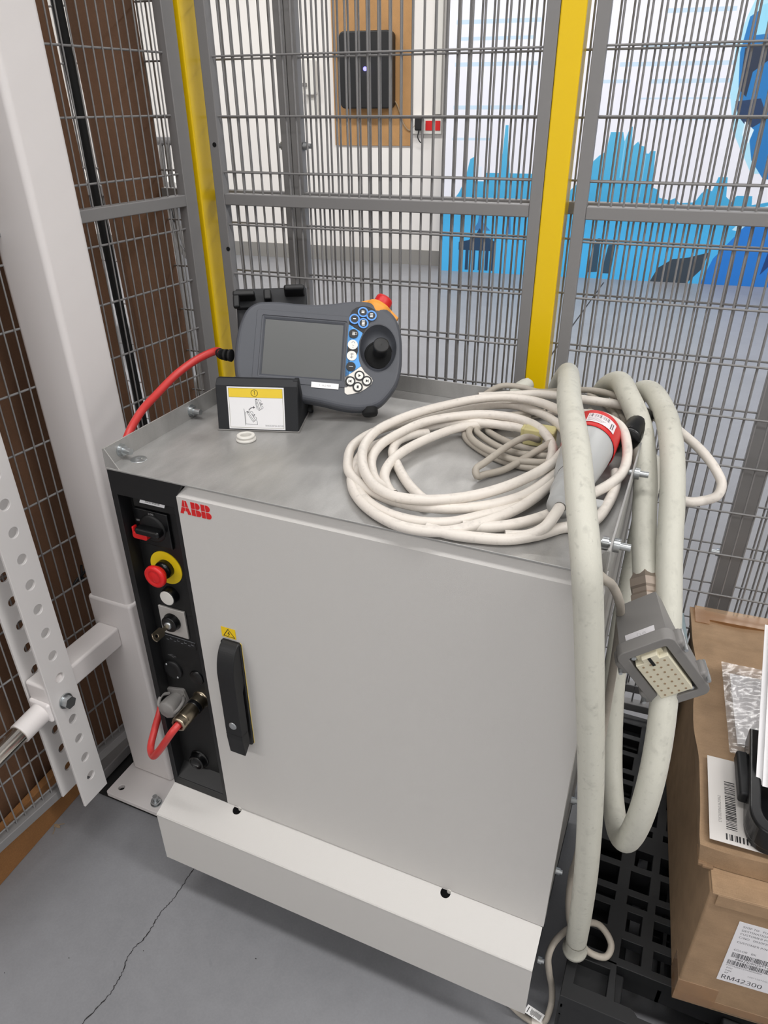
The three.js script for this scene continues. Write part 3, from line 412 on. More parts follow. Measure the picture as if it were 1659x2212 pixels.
// ================================================================ HAND TERMINAL AND ITS HOLDER
{
  const HY = 0.3126, o = V(0.0746, 0.95, -0.1828);     // front left foot of the holder
  const t = thing('terminal_holder', 'black plastic holder with yellow and white instruction sticker', 'holder', o.toArray(), HY);
  const side = (pts, x0, x1, bev = 0.002) => { const g = ext(shape(pts), x1 - x0 - 2 * bev, bev, 2).rotateY(-Math.PI / 2); g.translate(x1 - bev, 0, 0); return g; };   // profile in (-z, y)
  const prof = (pts, x0, x1) => { const g = ext(shape(pts), x1 - x0 - 0.003, 0.0015, 2); const p = g.attributes.position; const q = new Float32Array(p.count * 3); for (let i = 0; i < p.count; i++) { q[i * 3] = x0 + 0.0015 + p.getZ(i); q[i * 3 + 1] = p.getY(i); q[i * 3 + 2] = -p.getX(i); } g.setAttribute('position', new THREE.BufferAttribute(q, 3)); g.computeVertexNormals(); return g; };
  mesh('front_block', prof([[0.0, 0.003], [0.010, 0.0745], [0.019, 0.082], [0.028, 0.081], [0.040, 0.028], [0.19, 0.010], [0.19, 0.003]], 0, 0.134), M.holder, t);
  mesh('side_wall', prof([[0.0, 0.003], [0.0175, 0.0815], [0.030, 0.0815], [0.050, 0.040], [0.19, 0.010], [0.19, 0.003]], 0.126, 0.134), M.holder, t);
  mesh('base_edge', rbox(-0.002, 0.136, 0, 0.003, -0.192, 0.002, 0.0012), M.hood, t);
  mesh('sticker', sheet(0.0935, 0.0698).rotateX(-0.139).translate(0.0655, 0.0390, -0.0036), printed(940, 700, (g, w, h) => {
    g.fillStyle = '#f4f4f6'; g.fillRect(0, 0, w, h); g.fillStyle = '#f3d33e'; g.fillRect(24, 24, w - 48, 150); g.strokeStyle = '#8d8a72'; g.lineWidth = 5; g.strokeRect(24, 24, w - 48, h - 48); g.strokeRect(24, 24, w - 48, 150);
    g.strokeStyle = '#57521c'; g.lineWidth = 9; g.beginPath(); g.arc(452, 100, 54, 0, 7); g.stroke(); g.beginPath(); g.moveTo(444, 76); g.lineTo(456, 72); g.lineTo(456, 122); g.lineTo(464, 122); g.stroke();
    g.strokeStyle = '#4c4c52'; g.lineWidth = 6;
    g.beginPath(); g.moveTo(262, 360); g.lineTo(272, 420); g.lineTo(272, 640); g.moveTo(284, 616); g.lineTo(478, 622); g.lineTo(474, 560); g.lineTo(440, 540); g.moveTo(284, 616); g.lineTo(284, 440); g.quadraticCurveTo(290, 410, 330, 404); g.stroke();
    const pend = (x, y, r) => { g.save(); g.translate(x, y); g.rotate(r); g.strokeRect(-26, -90, 22, 180); g.strokeRect(-4, -80, 30, 160); g.beginPath(); g.arc(34, -48, 26, -1.5, 1.5); g.arc(34, 54, 26, -1.5, 1.5); g.stroke(); g.fillStyle = '#4c4c52'; g.fillRect(44, -8, 26, 18); g.fillRect(-20, -104, 26, 18); g.restore(); };
    pend(382, 490, -0.55); pend(512, 290, -0.28); g.beginPath(); g.moveTo(476, 230); g.quadraticCurveTo(456, 290, 490, 370); g.stroke();
    g.lineWidth = 16; g.strokeStyle = '#77777c'; g.beginPath(); g.moveTo(346, 388); g.quadraticCurveTo(370, 340, 428, 336); g.stroke(); g.fillStyle = '#4c4c52'; g.beginPath(); g.moveTo(452, 334); g.lineTo(420, 312); g.lineTo(424, 358); g.fill();
    g.fillStyle = '#55555c'; g.font = '34px sans-serif'; g.fillText('3HAC028726-001/00', 606, 648);
  }), t, { keepUV: true, label: 'yellow and white instruction sticker with line drawing' });
  // the leaning back, placed in the terminal's own frame below
}
const pend = thing('hand_terminal', 'dark grey robot hand terminal with screen and joystick', 'controller');
pend.position.set(0.1695, 1.0630, -0.3101); pend.scale.setScalar(1.07); pend.rotation.order = 'YXZ'; pend.rotation.set(-0.6348, 0.5093, -0.1195);
{ // leaning back plate of the holder, standing behind the terminal
  const t = scene.getObjectByName('terminal_holder'); t.updateMatrixWorld(true); pend.updateMatrixWorld(true);
  const b = new THREE.Group(); b.name = 'leaning_back'; t.add(b);
  const m = t.matrixWorld.clone().invert().multiply(pend.matrixWorld).multiply(new THREE.Matrix4().makeRotationZ(0.125));
  m.decompose(b.position, b.quaternion, b.scale);
  mesh('back_plate', [rbox(-0.1045, 0.0110, -0.09, 0.121, -0.078, -0.052, 0.006, 2), rbox(-0.1045, 0.0110, 0.088, 0.121, -0.060, -0.044, 0.003)], M.holder, b);
  mesh('hook', [rbox(-0.1065, -0.072, 0.099, 0.108, -0.052, -0.020, 0.003), rbox(-0.1065, -0.096, 0.080, 0.101, -0.03, -0.020, 0.003)], M.black, b); mesh('hook', rbox(-0.0250, 0.0085, 0.104, 0.114, -0.052, -0.016, 0.004), M.black, b); mesh('hook', rbox(-0.058, -0.046, 0.094, 0.112, -0.052, -0.026, 0.003), M.black, b);
}
{
  // outline in the plane of the screen (metres, screen centre at 0,0)
  const OUT = [[-0.0793, 0.0699], [-0.0635, 0.0728], [-0.0476, 0.0738], [-0.0194, 0.0735], [0.0107, 0.0741], [0.0408, 0.0785], [0.0608, 0.083], [0.0871, 0.0872], [0.1076, 0.0864], [0.1263, 0.0808], [0.1413, 0.0693], [0.1492, 0.0551], [0.1544, 0.0343], [0.1565, 0.0112], [0.1571, -0.0181], [0.1525, -0.0456], [0.1405, -0.0673], [0.1272, -0.0828], [0.1056, -0.0912], [0.0816, -0.0922], [0.0615, -0.0899], [0.0413, -0.0863], [0.0213, -0.0838], [-0.01, -0.081], [-0.05, -0.0795], [-0.083, -0.075], [-0.0965, -0.0640], [-0.1020, -0.0480], [-0.1045, -0.023], [-0.1047, 0.0019], [-0.1030, 0.0228], [-0.0985, 0.044], [-0.0915, 0.0603]];
  const sc = (f, d = 0) => { const c = new THREE.CatmullRomCurve3(OUT.map(p => V(p[0], p[1], 0)), true, 'centripetal'); return shape(c.getPoints(110).slice(0, -1).map(p => [0.026 + (p.x - 0.026) * (1 - 2 * f / 0.26), p.y * (1 - 2 * f / 0.17)])); };
  const JX = 0.1178, JY = 0.0105, JA = 0.0290, JB = 0.0385;
  const ell = Cls => { const s = new Cls(); s.absellipse(JX, JY, JA, JB, 0, Math.PI * 2, true); return s; };
  const front = sc(0.008); front.holes.push(roundRect(-0.0672, -0.0505, 0.1344, 0.101, 0.003, THREE.Path), ell(THREE.Path));
  const back = sc(0.018);
  mesh('front_shell', ext(front, 0.012, 0.008, 4, 40).translate(0, 0, -0.0205), M.pend, pend);
  mesh('back_shell', ext(back, 0.014, 0.007, 4).translate(0, 0, -0.0430), M.pend, pend);
  mesh('screen', rbox(-0.0675, 0.0675, -0.0508, 0.0508, -0.010, -0.0036, 0.001), M.screen, pend);
  mesh('bezel', (() => { const s = roundRect(-0.0745, -0.0575, 0.149, 0.115, 0.004); s.holes.push(roundRect(-0.0668, -0.0500, 0.1336, 0.1, 0.003, THREE.Path)); return ext(s, 0.0008, 0.0004, 1).translate(0, 0, -0.0006); })(), M.pend, pend);
  mesh('joystick_bowl', lathe([0, 0, 0], [0, 0, 1], [[1.03, -0.0002], [1.0, -0.0018], [0.95, -0.005], [0.86, -0.012], [0.70, -0.017], [0.5, -0.019], [0, -0.019]].map(p => p), 44).scale(JA, JB, 1).translate(JX, JY, 0), M.pend, pend);
  const J = part('joystick', pend);
  mesh('boot', lathe([JX + 0.003, JY - 0.006, -0.019], [JX + 0.003, JY - 0.006, 1], [[0.0235, 0], [0.0238, 0.003], [0.021, 0.006], [0.0205, 0.004], [0.018, 0.0075], [0.0125, 0.009], [0.0105, 0.016]], 36), M.rubber, J);
  mesh('stick', lathe([JX + 0.003, JY - 0.006, -0.012], [JX + 0.0035, JY - 0.002, 0.033], [[0.0105, 0], [0.0110, 0.010], [0.0112, 0.028], [0.0126, 0.031], [0.0126, 0.035], [0.0116, 0.0368], [0.0100, 0.0362], [0.0090, 0.0370], [0.0075, 0.0364], [0.0062, 0.0372], [0.0048, 0.0366], [0.0034, 0.0374], [0.002, 0.0368], [0, 0.0376]], 36), M.black, J);
  // printed keypad fields
  const fld = pts => ext(new THREE.Shape(new THREE.CatmullRomCurve3(pts.map(p => V(p[0], p[1], 0)), true, 'catmullrom', 0.12).getPoints(70).map(p => new THREE.Vector2(p.x, p.y))), 0.0005).translate(0, 0, 0.0001);
  const KP = part('keypad', pend);
  mesh('black_field', fld([[0.0700, 0.0455], [0.0702, 0.060], [0.0735, 0.0685], [0.0797, 0.0738], [0.0897, 0.0775], [0.1000, 0.0765], [0.1083, 0.0728], [0.1129, 0.0647], [0.1075, 0.0565], [0.0985, 0.0470], [0.0930, 0.0330], [0.078, 0.0415]]), M.black, KP);
  mesh('blue_field', fld([[0.0695, 0.0445], [0.0780, 0.0405], [0.0918, 0.0328], [0.0876, 0.0200], [0.0866, 0.010], [0.0872, -0.002], [0.0890, -0.0130], [0.0920, -0.0212], [0.0800, -0.0310], [0.0688, -0.0400], [0.0688, 0.0]]), M.blue, KP);
  mesh('white_field', fld([[0.0686, -0.0413], [0.0800, -0.0322], [0.0924, -0.0220], [0.0990, -0.0305], [0.1095, -0.0385], [0.1122, -0.0430], [0.1105, -0.0490], [0.1020, -0.0570], [0.0939, -0.0627], [0.0820, -0.0668], [0.0740, -0.0688], [0.0695, -0.0655]]), M.keyWhite, KP);
  mesh('link_strip', fld([[0.0700, 0.0100], [0.0850, 0.0110], [0.0862, 0.0030], [0.0850, -0.0045], [0.0695, -0.0045]]).translate(0, 0, 0.0003), M.black, KP);
  const key = (x, y, r, face, ring, ink, draw) => {
    const m = printed(64, 64, (g) => { g.fillStyle = ring; g.fillRect(0, 0, 64, 64); g.fillStyle = face; g.beginPath(); g.arc(32, 32, ring === face ? 40 : 23, 0, 7); g.fill(); g.fillStyle = g.strokeStyle = ink; g.lineWidth = 3; draw(g); }, { roughness: 0.45 });
    const top = new THREE.CircleGeometry(r, 30).translate(x, y, 0.0023);
    mesh('key', [top, cyl([x, y, 0.0003], [x, y, 0.0022], r, r, 30)], m, KP, { keepUV: true });
  };
  const K = '#15171a', BL = '#5c9ff0', WH = '#ecebe6';
  const bars = n => g => { for (let i = 0; i < n; i++) g.fillRect(23, 32 - n * 4.5 + i * 9, 18, 6); };
  key(0.0778, 0.0542, 0.0083, K, BL, '#fff', bars(1)); key(0.0905, 0.0666, 0.0083, K, BL, '#fff', bars(2)); key(0.1042, 0.0622, 0.0083, K, BL, '#fff', bars(3)); key(0.0920, 0.0484, 0.0083, K, BL, '#fff', bars(4));
  key(0.0777, 0.0299, 0.0074, K, K, '#ddd', g => { bars(3)(g); g.strokeRect(36, 22, 18, 14); }); key(0.0775, 0.0120, 0.0078, WH, K === WH ? WH : WH, '#777', g => { g.beginPath(); g.arc(34, 20, 8, 3, 6.5); g.moveTo(30, 34); g.lineTo(40, 38); g.moveTo(30, 50); g.lineTo(38, 48); g.stroke(); }); key(0.0770, -0.0061, 0.0078, WH, WH, '#666', g => { g.beginPath(); g.moveTo(22, 22); g.lineTo(44, 20); g.moveTo(32, 14); g.lineTo(32, 50); g.moveTo(22, 44); g.lineTo(42, 40); g.stroke(); }); key(0.0768, -0.0236, 0.0074, K, K, '#ddd', g => g.fillRect(18, 30, 28, 4));
  const tri = (g, d, barred) => { g.beginPath(); g.moveTo(32 - 7 * d, 22); g.lineTo(32 + 9 * d, 32); g.lineTo(32 - 7 * d, 42); g.fill(); if (barred) g.fillRect(32 + 9 * d - 2, 23, 4, 18); };
  key(0.0773, -0.0473, 0.0080, WH, K, '#222', g => tri(g, -1, true)); key(0.0911, -0.0372, 0.0080, WH, K, '#222', g => tri(g, 1)); key(0.1030, -0.0448, 0.0080, WH, K, '#222', g => tri(g, 1, true)); key(0.0893, -0.0556, 0.0080, WH, K, '#222', g => g.fillRect(26, 23, 12, 18));
  mesh('name_label', sheet(0.0425, 0.0088).rotateZ(-0.012).translate(0.0383, -0.0571, 0.0006), printed(420, 88, (g, w, h) => { g.fillStyle = '#f5f5f7'; g.fillRect(0, 0, w, h); g.fillStyle = '#8d8f94'; g.font = '34px sans-serif'; g.fillText('1 - OLD ABB', 118, 56); }), pend, { keepUV: true, label: 'white adhesive name label' });
  const E = part('stop_button', pend);
  mesh('orange_base', [lathe([0.110, 0.070, -0.021], [0.127, 0.105, -0.021], [[0.020, 0], [0.0225, 0.012], [0.0205, 0.0185], [0.0175, 0.021], [0, 0.0215]], 30).scale(1, 1, 1), ext(shape([[0.083, 0.074], [0.088, 0.0895], [0.100, 0.0935], [0.128, 0.0860], [0.146, 0.069], [0.140, 0.060]]), 0.010, 0.002).translate(0, 0, -0.026)], M.orange, E);
  mesh('red_button', lathe([0.1175, 0.0855, -0.021], [0.127, 0.105, -0.021], [[0.0125, 0], [0.0135, 0.004], [0.0142, 0.006], [0.0142, 0.0155], [0.0128, 0.0185], [0, 0.0190]], 30), M.red, E);
  mesh('foot_bumper', lathe([0.1105, -0.084, -0.0125], [0.1135, -0.105, -0.0125], [[0.0125, 0], [0.0125, 0.009], [0.0105, 0.0125], [0, 0.013]], 24).translate(0, 0, 0), M.rubber, pend);
}
tag(mesh('cable_grommet', [lathe([0.1385, 0.95, -0.1655], [0.1385, 1, -0.1655], [[0.0085, 0.002], [0.0085, 0.0085], [0.0100, 0.0105], [0.0140, 0.0095], [0.0148, 0.0075], [0.0130, 0.0060], [0.0130, 0.0050], [0.0158, 0.0042], [0.0160, 0.0012], [0.0145, 0], [0.0100, 0], [0.0085, 0.002]], 36)], M.plastic, scene), 'white plastic ring lying before the instruction sticker', 'ring');

// ================================================================ CABLES ON TOP
{
  const t = thing('white_cable', 'thick white power cable coiled on the cabinet top', 'cable');
  const S = [
    [[601, 995, -368], [551, 994, -398], [501, 993, -402], [458, 992, -378], [421, 991, -338], [387, 989, -294], [362, 986, -251], [348, 983, -211], [350, 980, -161], [367, 977, -116], [393, 975, -77], [421, 975, -51], [450, 975, -40], [486, 975, -45], [520, 975, -63], [548, 977, -83], [578, 979, -118], [605, 981, -167], [620, 983, -208], [627, 985, -254]],
    [[612, 970, -225], [605, 972, -275], [592, 974, -305], [566, 977, -337], [535, 979, -350], [504, 981, -348], [471, 981, -339], [430, 979, -315], [398, 978, -280], [375, 974, -233], [363, 970, -192], [365, 965, -155], [378, 961, -125], [397, 958, -99], [420, 958, -85]],
    [[628, 972, -211], [617, 970, -162], [598, 968, -118], [568, 966, -84], [536, 964, -64], [501, 964, -50], [462, 963, -47], [423, 962, -55], [387, 962, -73], [354, 963, -101], [334, 963, -137], [320, 964, -180], [323, 965, -221], [337, 967, -254], [355, 968, -282], [398, 970, -336], [444, 972, -386], [499, 974, -418], [538, 976, -407], [575, 978, -379], [611, 980, -328], [630, 985, -260]],
    [[640, 978, -230], [628, 970, -195], [623, 967, -161], [609, 965, -112], [590, 962, -76], [563, 961, -37], [534, 959, -10], [501, 958, 0], [467, 958, -1], [425, 958, -20], [389, 958, -50], [364, 958, -86], [347, 958, -134], [339, 958, -186], [352, 958, -230]],
    [[622, 962, -190], [616, 962, -161], [600, 960, -109], [557, 959, -59], [527, 958, -32], [493, 958, -19], [452, 958, -21], [413, 958, -39], [382, 958, -70], [358, 958, -117], [346, 958, -173], [350, 959, -217], [368, 961, -256], [408, 964, -307], [450, 968, -329], [485, 970, -334], [530, 966, -345]],
    [[505, 958, -8], [540, 958, -6], [572, 958, -11], [605, 958, -21], [635, 958, -44], [664, 958, -77], [681, 958, -84], [696, 959, -110], [704, 960, -156], [706, 961, -212], [701, 962, -250]],
    [[545, 958, -30], [572, 958, -38], [597, 960, -50], [627, 962, -77], [655, 963, -120], [668, 965, -143], [685, 968, -166], [704, 970, -206], [712, 972, -247], [708, 985, -291], [694, 1000, -323], [667, 1004, -346], [642, 998, -366], [612, 990, -382], [575, 985, -390]],
    [[404, 960, -283], [391, 964, -262], [375, 962, -234], [379, 959, -199], [404, 958, -158], [441, 958, -109], [471, 958, -80], [480, 958, -74]],
    [[618, 958, -262], [603, 959, -300], [578, 962, -330], [540, 967, -343], [484, 967, -338], [448, 967, -305], [417, 966, -248], [399, 965, -192], [395, 963, -147], [403, 960, -112], [426, 958, -79], [434, 958, -73]],
    [[450, 985, -407], [495, 986, -429], [539, 987, -451], [580, 988, -456], [616, 989, -451], [650, 990, -448], [684, 988, -450], [717, 982, -449], [761, 972, -433], [784, 965, -415], [812, 955, -387], [836, 940, -357], [846, 925, -347], [843, 910, -338], [825, 900, -334], [806, 900, -323], [788, 903, -322], [772, 905, -330]],
  ];
  S.push([[653, 980, -90], [650, 976, -72], [642, 966, -52], [625, 959, -38], [600, 958, -28]]);
  mesh('sheath', S.map(s => tube(s, 0.0072, s.length * 9, 14, 0.001)), M.cable, t);
  // red and grey industrial plug at its end
  const A = [0.653, 0.980, -0.085], B = [0.658, 0.990, -0.35];
  mesh('plug_gland', lathe(A, B, [[0.0075, 0], [0.0175, 0.002], [0.0195, 0.035], [0.0215, 0.037], ...[0, 1, 2, 3, 4].flatMap(i => [[0.0215, 0.040 + i * 0.008], [0.0203, 0.042 + i * 0.008], [0.0203, 0.045 + i * 0.008], [0.0217, 0.047 + i * 0.008]])], 30), M.plug, t);
  mesh('plug_body', lathe(A, B, [[0.0220, 0.080], [0.0270, 0.084], [0.0305, 0.11], [0.0345, 0.150], [0.0358, 0.172], [0.0362, 0.176]], 40), M.plug, t);
  mesh('plug_collar', lathe(A, B, [[0.0372, 0.1745], [0.0385, 0.177], [0.0388, 0.226], [0.0378, 0.229], [0.0330, 0.229], [0.0325, 0.20], [0, 0.2]], 44), M.red, t, { label: 'red collar of the industrial plug' });
  mesh('plug_lever', rbox(0.672, 0.700, 0.9575, 0.9655, -0.155, -0.135, 0.003), M.plug, t);
  { // barcode label wrapped on the collar
    const d = V(B[0] - A[0], B[1] - A[1], B[2] - A[2]).normalize(), g = new THREE.CylinderGeometry(0.0393, 0.0393, 0.030, 24, 1, true, -0.25, 1.15);
    g.applyQuaternion(new THREE.Quaternion().setFromUnitVectors(V(0, 1, 0), d)); const c = V(...A).addScaledVector(d, 0.199); g.translate(c.x, c.y, c.z);
    mesh('plug_label', g, printed(220, 150, (q, w, h) => { q.fillStyle = '#efe6ea'; q.fillRect(0, 0, w, h); q.fillStyle = '#5b5158'; for (let x = 8; x < 160; x += 3 + (x * 7 % 5)) q.fillRect(x, 10, 1 + (x * 5 % 3), 54); for (let i = 0; i < 4; i++) q.fillRect(8, 78 + i * 15, 90 + (i * 37 % 50), 4); q.fillRect(176, 40, 8, 90); q.fillRect(192, 30, 8, 90); }, { side: THREE.DoubleSide }), t, { keepUV: true, label: 'white barcode label' });
  }
}
{
  const t = thing('grey_cable', 'dirty thin grey cable coiled at the cabinet rear edge', 'cable');
  const S = [
    [[610, 962, -530], [560, 958, -440], [490, 957, -390], [455, 956, -345], [455, 956, -320], [467, 956, -293], [489, 956, -270], [518, 956, -248], [543, 956, -236], [567, 956, -230], [593, 956, -233], [625, 956, -250], [665, 957, -300], [690, 958, -370], [690, 962, -430], [660, 985, -480]],
    [[560, 966, -430], [500, 965, -385], [466, 964, -330], [467, 964, -304], [480, 964, -279], [503, 964, -257], [531, 964, -240], [555, 964, -231], [576, 964, -232], [606, 964, -242], [650, 964, -290], [676, 965, -350], [684, 966, -410], [660, 975, -465], [620, 985, -490]],
    [[540, 960, -410], [490, 960, -370], [475, 962, -320], [491, 962, -298], [516, 962, -276], [538, 962, -264], [559, 962, -259], [580, 962, -263], [602, 962, -268], [640, 962, -310], [662, 963, -370], [660, 966, -420], [630, 972, -450]],
    [[530, 957, -395], [500, 957, -370], [487, 957, -340], [504, 957, -322], [527, 957, -307], [550, 957, -296], [574, 957, -291], [600, 957, -300], [635, 957, -350], [640, 960, -400], [600, 966, -440]],
    [[575, 962, -320], [564, 985, -269], [549, 981, -247], [536, 976, -216], [526, 972, -188], [518, 967, -173], [522, 959, -168], [529, 957, -181], [551, 957, -208], [574, 966, -243], [600, 975, -290]],
    [[430, 956, -455], [470, 985, -470], [505, 986, -478], [540, 985, -470], [590, 988, -492], [640, 994, -486], [690, 990, -470]],
  ];
  mesh('sheath', S.map(s => tube(s, 0.0052, s.length * 9, 10, 0.001)), M.greyCable, t);
  mesh('end_sleeve', lathe([0.488, 0.976, -0.474], [0.522, 0.9885, -0.50], [[0.005, 0], [0.0085, 0.008], [0.0118, 0.018], [0.0135, 0.029], [0.0120, 0.038], [0.006, 0.043], [0, 0.044]], 24), M.hose, t);
  tag(mesh('beige_connector', [rbox(0.550, 0.598, 0.9505, 0.978, -0.348, -0.318, 0.003).rotateY(0.0), rbox(0.545, 0.5515, 0.952, 0.976, -0.345, -0.322, 0.002)], M.beige, scene), 'beige square connector lying inside the grey cable coil', 'connector');
  tag(mesh('black_connector', [lathe([0.705, 0.982, -0.325], [0.722, 0.992, -0.42], [[0, 0], [0.016, 0.001], [0.018, 0.01], [0.018, 0.05], [0.0145, 0.052], [0.0145, 0.085], [0, 0.086]], 20)], M.gloss, scene), 'black connector end lying under the grey hoses', 'connector');
}
// ================================================================ THICK GREY HOSES
{
  const R = 0.0172;
  let t = thing('grey_hose', 'thick grey hose hanging over the door to the floor', 'hose');
  mesh('tube', tube([[0.52, 0.55, -0.58], [0.53, 0.80, -0.575], [0.553, 0.95, -0.56], [0.577, 1.012, -0.50], [0.604, 1.045, -0.36], [0.624, 1.056, -0.251], [0.661, 1.047, -0.108], [0.681, 1.022, -0.038], [0.698, 0.990, 0.008], [0.706, 0.965, 0.0235], [0.714, 0.922, 0.0265], [0.733, 0.795, 0.026], [0.755, 0.628, 0.016], [0.770, 0.459, 0.002], [0.777, 0.312, -0.020], [0.780, 0.20, -0.04]], R, 220, 20), M.hose, t);
  mesh('end_cap', [lathe([0.780, 0.205, -0.038], [0.781, 0.145, -0.05], [[0.0172, 0], [0.0165, 0.012], [0.0165, 0.03], [0.0205, 0.032], [0.0205, 0.042], [0.016, 0.046], [0, 0.047]], 24)], M.hose, t);
  t = thing('connector_hose', 'thick grey hose ending in a grey plug housing', 'hose');
  mesh('tube', tube([[0.60, 0.60, -0.60], [0.612, 0.85, -0.59], [0.635, 0.97, -0.555], [0.664, 1.009, -0.505], [0.688, 1.010, -0.438], [0.719, 0.985, -0.369], [0.740, 0.940, -0.298], [0.753, 0.896, -0.228], [0.767, 0.859, -0.167], [0.772, 0.849, -0.150]], R, 160, 20), M.hose, t);
  // housing frame: y from face to gland
  const Q = new THREE.Matrix4().makeBasis(V(0.7912, 0.5948, -0.1419), V(-0.2655, 0.125, -0.956), V(-0.5509, 0.7941, 0.2568)), c = V(0.8098, 0.8048, -0.0412);
  const place = g => { g = flat(g); g.applyMatrix4(Q); return g.translate(c.x, c.y, c.z); };
  const a = 0.0305, b = 0.0515, h = 0.0824;
  const g0 = [0.7845, 0.823, -0.108], g1 = [0.7655, 0.862, -0.172];
  mesh('gland', [lathe(g0, g1, [[0.0185, 0], [0.0215, 0.018], [0.0240, 0.022], [0.0240, 0.034], [0.0210, 0.038], [0.0208, 0.044], [0.0236, 0.047], [0.0236, 0.058], [0.0200, 0.064], [0.0172, 0.070]], 6)], M.brass, t, { label: 'brass cable gland' });
  { const w = (x, y, z) => [x, y, z]; const pts = [];
    for (const [x, z] of [[-a, b], [a, b], [a, -b], [-a, -b]]) pts.push([x, 0.008, z], [x * 0.96, 0.045, z * 0.97]);
    for (const [x, z] of [[-a * 0.92, b * 0.95], [a * 0.92, b * 0.95], [a * 0.9, -b * 0.15], [-a * 0.9, -b * 0.15]]) pts.push([x, h, z]);
    // hood shell: convex shell outside, a tray-shaped mouth in front
    mesh('housing', [place(new ConvexGeometry(pts.map(p => V(...p))))], M.hood, t);
    const rim = roundRect(-a - 0.005, -b - 0.005, 2 * a + 0.010, 2 * b + 0.010, 0.011); rim.holes.push(roundRect(-a + 0.0055, -b + 0.0055, 2 * a - 0.011, 2 * b - 0.011, 0.004, THREE.Path));
    mesh('mouth_rim', place(ext(rim, 0.016, 0.0012).rotateX(-Math.PI / 2).translate(0, -0.006, 0)), M.hood, t);
    mesh('latch_lug', [[a, b - 0.02], [a, -b + 0.02], [-a, b - 0.02], [-a, -b + 0.02]].map(([x, z]) => place(rbox(x > 0 ? x : x - 0.013, x > 0 ? x + 0.013 : x, -0.006, 0.018, z - 0.011, z + 0.011, 0.004))), M.hood, t);
    mesh('latch_pin', [[a + 0.0115, b - 0.02], [a + 0.0115, -b + 0.02], [-a - 0.0115, b - 0.02], [-a - 0.0115, -b + 0.02]].map(([x, z]) => place(cyl([x, -0.012, z], [x, 0.022, z], 0.0024, 0.0024, 10))), M.zinc, t);
    const ins = [place(rbox(-a + 0.010, a - 0.010, -0.012, 0.006, -b + 0.017, b - 0.017, 0.001)), place(rbox(-a + 0.014, a - 0.014, -0.004, 0.008, -b + 0.008, b - 0.008, 0.001)), place(rbox(-0.010, 0.010, -0.012, 0.006, b - 0.0175, b - 0.010, 0.001))];
    mesh('contact_insert', ins, M.insert, t, { label: 'cream contact insert with rows of holes' });
    const hl = []; for (let i = 0; i < 4; i++) for (let j = 0; j < 7; j++) hl.push(place(cyl([-0.0135 + i * 0.009, -0.0124, -b + 0.022 + j * 0.0097], [-0.0135 + i * 0.009, -0.011, -b + 0.022 + j * 0.0097], 0.0015, 0.0015, 8)));
    mesh('contact_hole', hl, M.leaf, t);
    mesh('insert_slot', place(rbox(-0.003, 0.001, -0.0128, -0.008, b - 0.026, b - 0.011, 0.0004)), M.rubber, t);
    mesh('insert_screw', [place(cyl([a - 0.013, -0.006, -b + 0.012], [a - 0.013, 0.0, -b + 0.012], 0.0033)), place(cyl([-a + 0.012, -0.006, b - 0.010], [-a + 0.012, 0.0, b - 0.010], 0.003))], M.zinc, t);
    const lg = flat(new THREE.BoxGeometry(0.038, 0.0115, 0.0005).translate(0, 0, 0)); // on the side that faces up
    const lb = place(lg.rotateX(0).rotateX(-0.02).rotateZ(Math.PI).translate(-0.002, 0.020, b * 0.993));
    mesh('marking_label', lb, printed(260, 76, (g, w, hh) => { g.fillStyle = '#dcdadd'; g.fillRect(0, 0, w, hh); g.fillStyle = '#a5a3a6'; g.font = '30px sans-serif'; g.fillText('XP 1.2', 78, 48); }), t, { keepUV: true, label: 'white marking label' });
  }
  t = thing('looped_hose', 'thick grey hose in a long loop beside the cabinet', 'hose');
  mesh('tube', tube([[0.66, 0.60, -0.60], [0.668, 0.86, -0.585], [0.690, 0.97, -0.545], [0.716, 1.004, -0.491], [0.748, 1.002, -0.402], [0.767, 0.984, -0.32], [0.781, 0.941, -0.249], [0.790, 0.897, -0.187], [0.806, 0.830, -0.110], [0.818, 0.765, -0.057], [0.824, 0.707, -0.030], [0.826, 0.640, -0.010], [0.823, 0.560, -0.010], [0.815, 0.484, -0.037], [0.801, 0.437, -0.100], [0.784, 0.445, -0.168], [0.764, 0.516, -0.243], [0.750, 0.617, -0.298], [0.747, 0.699, -0.344], [0.746, 0.82, -0.42], [0.742, 0.88, -0.48], [0.72, 0.80, -0.56]], R, 300, 20), M.hose, t);
  // thin grey cable hanging beside them
  t = thing('thin_grey_cable', 'thin grey cable hanging down and looping beside plinth', 'cable');
  mesh('sheath', tube([[0.698, 0.957, 0.006], [0.712, 0.958, 0.007], [0.724, 0.947, 0.002], [0.733, 0.918, -0.032], [0.741, 0.895, -0.045], [0.748, 0.82, -0.10], [0.754, 0.63, -0.107], [0.757, 0.50, -0.07], [0.755, 0.40, -0.045], [0.752, 0.30, -0.083], [0.757, 0.235, -0.07], [0.770, 0.195, -0.060], [0.804, 0.158, -0.055], [0.832, 0.152, -0.062], [0.837, 0.158, -0.083], [0.812, 0.172, -0.100], [0.775, 0.185, -0.075], [0.748, 0.185, -0.035], [0.742, 0.165, -0.018], [0.748, 0.130, -0.012], [0.758, 0.080, -0.014], [0.762, 0.040, -0.005], [0.755, 0.012, 0.010], [0.742, 0.008, 0.014], [0.715, 0.008, 0.010], [0.69, 0.008, 0.0]], 0.0056, 320, 12), M.greyCable, t);
  mesh('sleeve', cyl([0.755, 0.0125, 0.0105], [0.737, 0.008, 0.0135], 0.0072, 0.0072, 14), M.cable, t);
